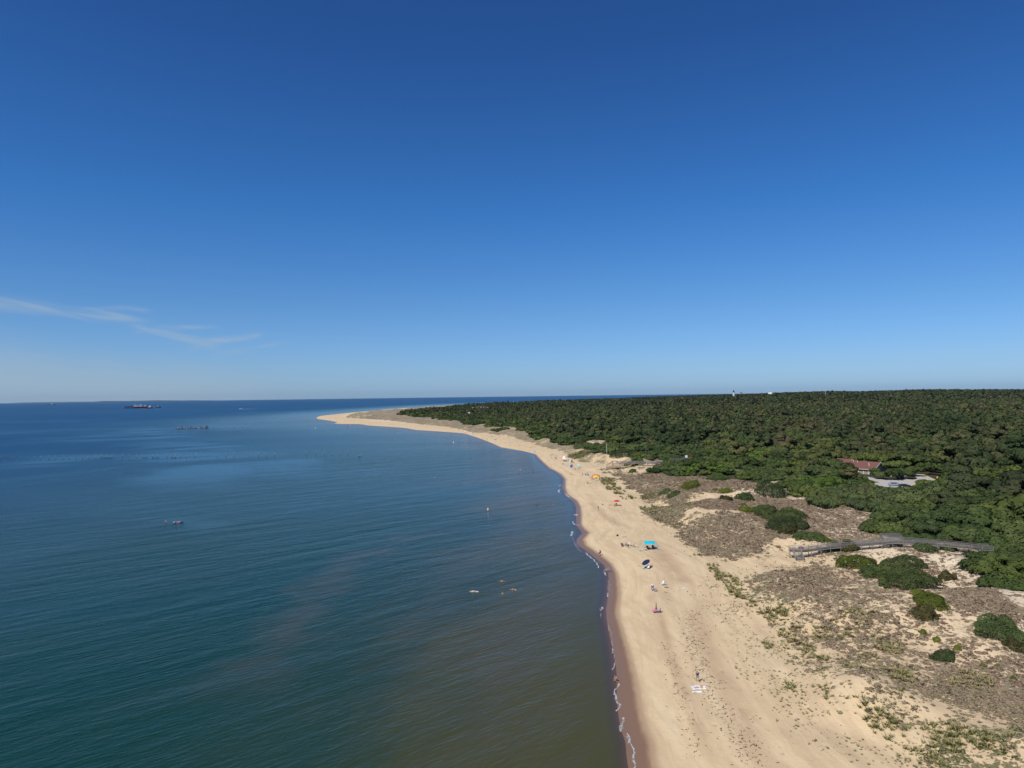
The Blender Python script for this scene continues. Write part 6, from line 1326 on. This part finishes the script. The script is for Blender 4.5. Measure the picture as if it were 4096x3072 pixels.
person('stand', g_(2330, 1905), R(170), 'person in olive standing left of the light blue umbrella', 1, 1, C_['olive'], C_['olive'])
# --- further groups up the beach
g = g_(2317, 1870); umbrella(g, C_['aqua'], 'aqua umbrella tilted toward the sea', 1.15, 2.0, .5, R(200)); g = g_(2311, 1879)
for i, (dx, m_, tp, lb) in enumerate(((-1.6, C_['navy'], C_['navy'], 'navy'), (-.3, C_['white'], C_['sky'], 'white'), (1.1, C_['grey'], C_['coral'], 'grey'))): chair(g + Vector((dx, .3 * i, 0)), R(175), m_, lb + ' chair in the row below the aqua umbrella'); person('seat', g + Vector((dx, .3 * i, 0)), R(175), 'person in the ' + lb + ' chair below the aqua umbrella', i % 2, i % 3, tp, C_['white'])
g = g_(2283, 1870); umbrella(g + Vector((.6, .2, 0)), C_['blue'], 'royal blue umbrella tipped to show its full top', 1.15, 1.5, 1.0, R(215))
towel(g_(2288, 1877), R(-5), C_['white'], 'upper long white towel below the royal blue umbrella', 2.6, .6); towel(g_(2280, 1885), R(20), C_['white'], 'shorter slanted white towel nearer the water', 1.8, .7); towel(g_(2285, 1891), R(15), C_['brown'], 'brown towel below the slanted white towel', 1.7, .6); person('lie', g_(2286, 1898), R(80), 'person lying on the sand below the brown towel', 2, 0, None, C_['black']); towel(g_(2236, 1875), R(5), C_['cream'], 'pale towel alone near the swash', 1.6, .5)
chair(g_(2252, 1859), R(175), C_['black'], 'black chair alone in front of the white pavilion'); person('seat', g_(2252, 1859), R(175), 'person in black in the chair before the white pavilion', 1, 0, C_['black'], C_['black'])
g = g_(2283, 1852); e = empty('closed_umbrella', g + Vector((.9, 1.5, 0)), 0, 'tall closed dark blue umbrella by the aqua canopy', 'umbrella'); MB().tube([(0, 0, -.2), (0, 0, 1.2)], .03, 8).build('pole', white, e); MB().lathe([(.05, .4), (.55, .5), (.30, 1.4), (.12, 2.2), (.02, 2.6)], 10).build('folded_canopy', C_['navy'], e, True)
umbrella(g + Vector((-.4, .2, 0)), C_['aqua'], 'aqua and white umbrella beside the tall closed one', .95, 1.7, .35, R(250)); chair(g + Vector((-.6, -1.4, 0)), R(180), C_['white'], 'white chair before the aqua and white umbrella'); chair(g + Vector((1.9, -1.2, 0)), R(160), C_['brown'], 'brown round backed chair right of the white one'); person('stand', g_(2273, 1847), R(200), 'person in dark red standing between the pavilion and the closed umbrella', 1, 0, C_['brown'], C_['navy'])
g = g_(2259, 1846); e = empty('pavilion_tent', g, R(4), 'white square pavilion tent on the beach with people in its shade', 'tent')
for x, y in ((-1.4, -1.2), (1.4, -1.2), (1.4, 1.2), (-1.4, 1.2)): MB().tube([(x, y, -.1), (x, y, 1.9)], .03, 6).build('leg', steel, e)
MB().grid(lambda u, v: ((u - .5) * 3.0, (v - .5) * 2.6, 1.85 + .75 * (1 - max(abs(2 * u - 1), abs(2 * v - 1)))), 8, 8).build('canopy', C_['white'], e, False, 0, .02)
for i, dx in enumerate((-.9, .0, .9)): chair(g + Vector((dx, .2, 0)), R(180), (C_['black'], C_['navy'], C_['brown'])[i], ('left', 'middle', 'right')[i] + ' chair in the shade of the white pavilion'); person('seat', g + Vector((dx, .2, 0)), R(180), 'person in the ' + ('left', 'middle', 'right')[i] + ' chair under the white pavilion', i, 0, (C_['black'], C_['white'], C_['brown'])[i], C_['black'])
g = g_(2256, 1833); umbrella(g, C_['white'], 'white umbrella tipped over behind the pavilion', 1.25, 1.3, .8, R(200)); towel(g_(2242, 1832), R(-4), C_['coral'], 'row of reddish towels left of the tipped white umbrella', 3.2, .9)
g = g_(2224, 1838); chair(g, R(180), C_['black'], 'dark chair under the small violet blue umbrella'); umbrella(g + Vector((-.2, .2, 0)), C_['blue'], 'small violet blue umbrella left of the pavilion', .85, 1.7, .2, R(180))
g = g_(2209, 1824); umbrella(g, C_['coral'], 'coral and white striped umbrella furthest left of the busy group', 1.0, 1.7, .5, R(140), C_['white']); towel(g + Vector((-.4, -1.4, 0)), 0, C_['white'], 'white blanket below the coral striped umbrella', 2.2, .9); person('stand', g_(2202, 1826), R(180), 'person standing left of the coral striped umbrella', 1, 0, C_['grey'], C_['grey']); person('stand', g_(2205, 1835), R(180), 'small child standing below the coral striped umbrella', 1, 0, C_['red'], C_['navy'], .75)
float_ = towel(g_(2199, 1877), R(15), C_['pink'], 'pink and white swim ring mattress at the waterline', 2.0, .8, 'air_mattress', 'air mattress', .15)
g = g_(2137, 1808); umbrella(g, C_['lblue'], 'tilted light blue umbrella close to the water at the bend', 1.3, 2.0, .7, R(200)); person('ground', g_(2119, 1807), R(170), 'person sitting near the water left of the tilted light blue umbrella', 0, 1, C_['coral'], C_['coral'])
umbrella(g_(2050, 1766), C_['lblue'], 'pale blue umbrella standing alone on the mid beach', 1.25, 2.2, .15, R(180)); person('stand', g_(2041, 1773), R(180), 'person standing below the pale blue lone umbrella', 1, 0, C_['coral'], C_['navy']); person('ground', g_(2077, 1783), R(180), 'person sitting alone on the sand right of the lone pale blue umbrella', 1, 0, C_['olive'], C_['olive']); bag(g_(2124, 1791), C_['brown'], 'brown bag on the sand above the bend', 1.2)
g = g_(1980, 1760); umbrella(g, C_['white'], 'white topped umbrella with blue chairs further up the beach', 1.4, 2.2, .2, R(180), C_['sky']); chair(g + Vector((-.8, -.6, 0)), R(180), C_['blue'], 'blue chair under the white topped far umbrella'); chair(g + Vector((.8, -.6, 0)), R(180), C_['black'], 'black chair under the white topped far umbrella')
umbrella(g_(1948, 1743), C_['coral'], 'pale pink umbrella beneath the dunes far up the beach', 1.4, 2.2, .2, R(180), C_['white']); person('stand', g_(1964, 1750), R(180), 'left of two people standing beneath the dunes far up the beach', 0, 0, C_['olive'], C_['olive']); person('stand', g_(1970, 1750), R(180), 'right of two people standing beneath the dunes far up the beach', 1, 1, C_['brown'], C_['black']); person('stand', g_(1949, 1762), R(180), 'person standing near the water far up the beach', 1, 0, None, C_['olive'])
umbrella(g_(1893, 1736), C_['teal'], 'bright teal umbrella farthest but one up the beach', 1.9, 2.8, .6, R(200), C_['blue']); umbrella(g_(1862, 1730), C_['white'], 'tiny white umbrella farthest up the beach', 1.3, 2.0, .3, R(180)); person('ground', g_(1909, 1736), R(180), 'person sitting right of the far bright teal umbrella', 1, 0, C_['coral'], C_['black'])
# --- on the boardwalk
for px, lb, tp, bt in ((3198, 'left person in pale blue on the near boardwalk steps', C_['lblue'], C_['navy']), (3206, 'middle person in pink on the near boardwalk', C_['pink'], C_['coral']), (3212, 'right person in white top and dark trousers on the near boardwalk', C_['white'], C_['navy'])):
    x, y = unp(px, 2204, 3.92); person('stand', (float(x), float(y), 3.93), R(150), lb, 0, 0, tp, bt)
# --- swimmers
def swimmer(px, py, pose, label, depth=-1.12, skin=0, rz=170, top=None): g = S(px, py); return person(pose, g + Vector((0, 0, depth)), R(rz), label, skin, 0, top, C_['navy'])
swimmer(2008, 2328, 'arms', 'swimmer with both arms stretched out over the water'); swimmer(2010, 2376, 'stand', 'swimmer with only head and shoulders above water below the arm stretcher', -1.2); swimmer(2050, 2360, 'arms', 'left of two splashing swimmers to the right', -1.2); swimmer(2062, 2361, 'arms', 'right of two splashing swimmers', -1.25, 0, 120, C_['lblue'])
for px, lb in ((1893, 'swimmer lying on a white board left of the others'),):
    g = S(px, 2367); person('lie', g + Vector((0, 0, .02)), R(95), lb, 0, 0, None, C_['white']); towel(g + Vector((.3, 0, .0)), R(3), C_['white'], 'white float board under the swimmer at left', 1.9, .6, 'float_board', 'board', .06)
swimmer(663, 2089, 'stand', 'bare chested bather alone left of the floating trio', -.85); g = S(706, 2094)
ring = MB()
for k in range(18):
    a, b_ = k * 6.28318 / 18, (k + 1) * 6.28318 / 18
ring.tube([(.55 * math.cos(k * 6.28318 / 18), .45 * math.sin(k * 6.28318 / 18), .1) for k in range(19)], .15, 8); o = ring.build('swim_ring', C_['blue'], None, True); o.location = S(697, 2093); tag(o, 'bright blue swim ring floating with the bather in it', 'swim ring')
person('ground', S(697, 2093) + Vector((0, 0, -.05)), R(170), 'bather sitting in the bright blue swim ring', 0, 0, C_['white'], C_['navy'])
swimmer(709, 2091, 'stand', 'bather between the blue ring and the black float', -.95, 0, 170, C_['pink']); swimmer(717, 2091, 'stand', 'bather in white beside the black float', -.95, 0, 170, C_['white']); o = MB().box((0, 0, .1), (1.5, .7, .18)).build('float_board', C_['black'], None, False, .05); o.location = S(725, 2091); tag(o, 'black float to the right of the bathers', 'board')
for px, py, lb, sk in ((2079, 1882, 'wader in pink off the busy beach', 0), (2082, 1882, 'wader in white off the busy beach', 0), (2133, 1888, 'dark wader nearest the busy beach', 2), (2149, 1869, 'wader standing up right of the dark one', 1), (2049, 1876, 'distant head in the water left of the waders', 1), (2147, 2019, 'dark swimmer off the open sand left of the red umbrella', 2), (2213, 2022, 'faint head right of the dark swimmer', 1), (1740, 1911, 'lone head far out beyond the waders', 1)):
    swimmer(px, py, 'stand', lb, -.9 if 'wader' in lb else -1.15, sk, 150, C_['pink'] if 'pink' in lb else C_['white'] if 'white' in lb else None)
# ================================================================ the air
HB = MB().box((0, 12000, 100), (60000, 32000, 220))
hz = HB.build('haze'); hm_ = bpy.data.materials.new('haze_air'); hm_.use_nodes = True; q = NB(hm_.node_tree)
vol = q.n('ShaderNodeVolumePrincipled'); vol.inputs['Color'].default_value = (.62, .82, 1.0, 1); vol.inputs['Density'].default_value = 1.2e-5; vol.inputs['Anisotropy'].default_value = .2
o_ = q.n('ShaderNodeOutputMaterial'); q.put(o_.inputs['Volume'], vol.outputs[0]); hz.data.materials.append(hm_); tag(hz, kind='stuff'); hz.display_type = 'WIRE'
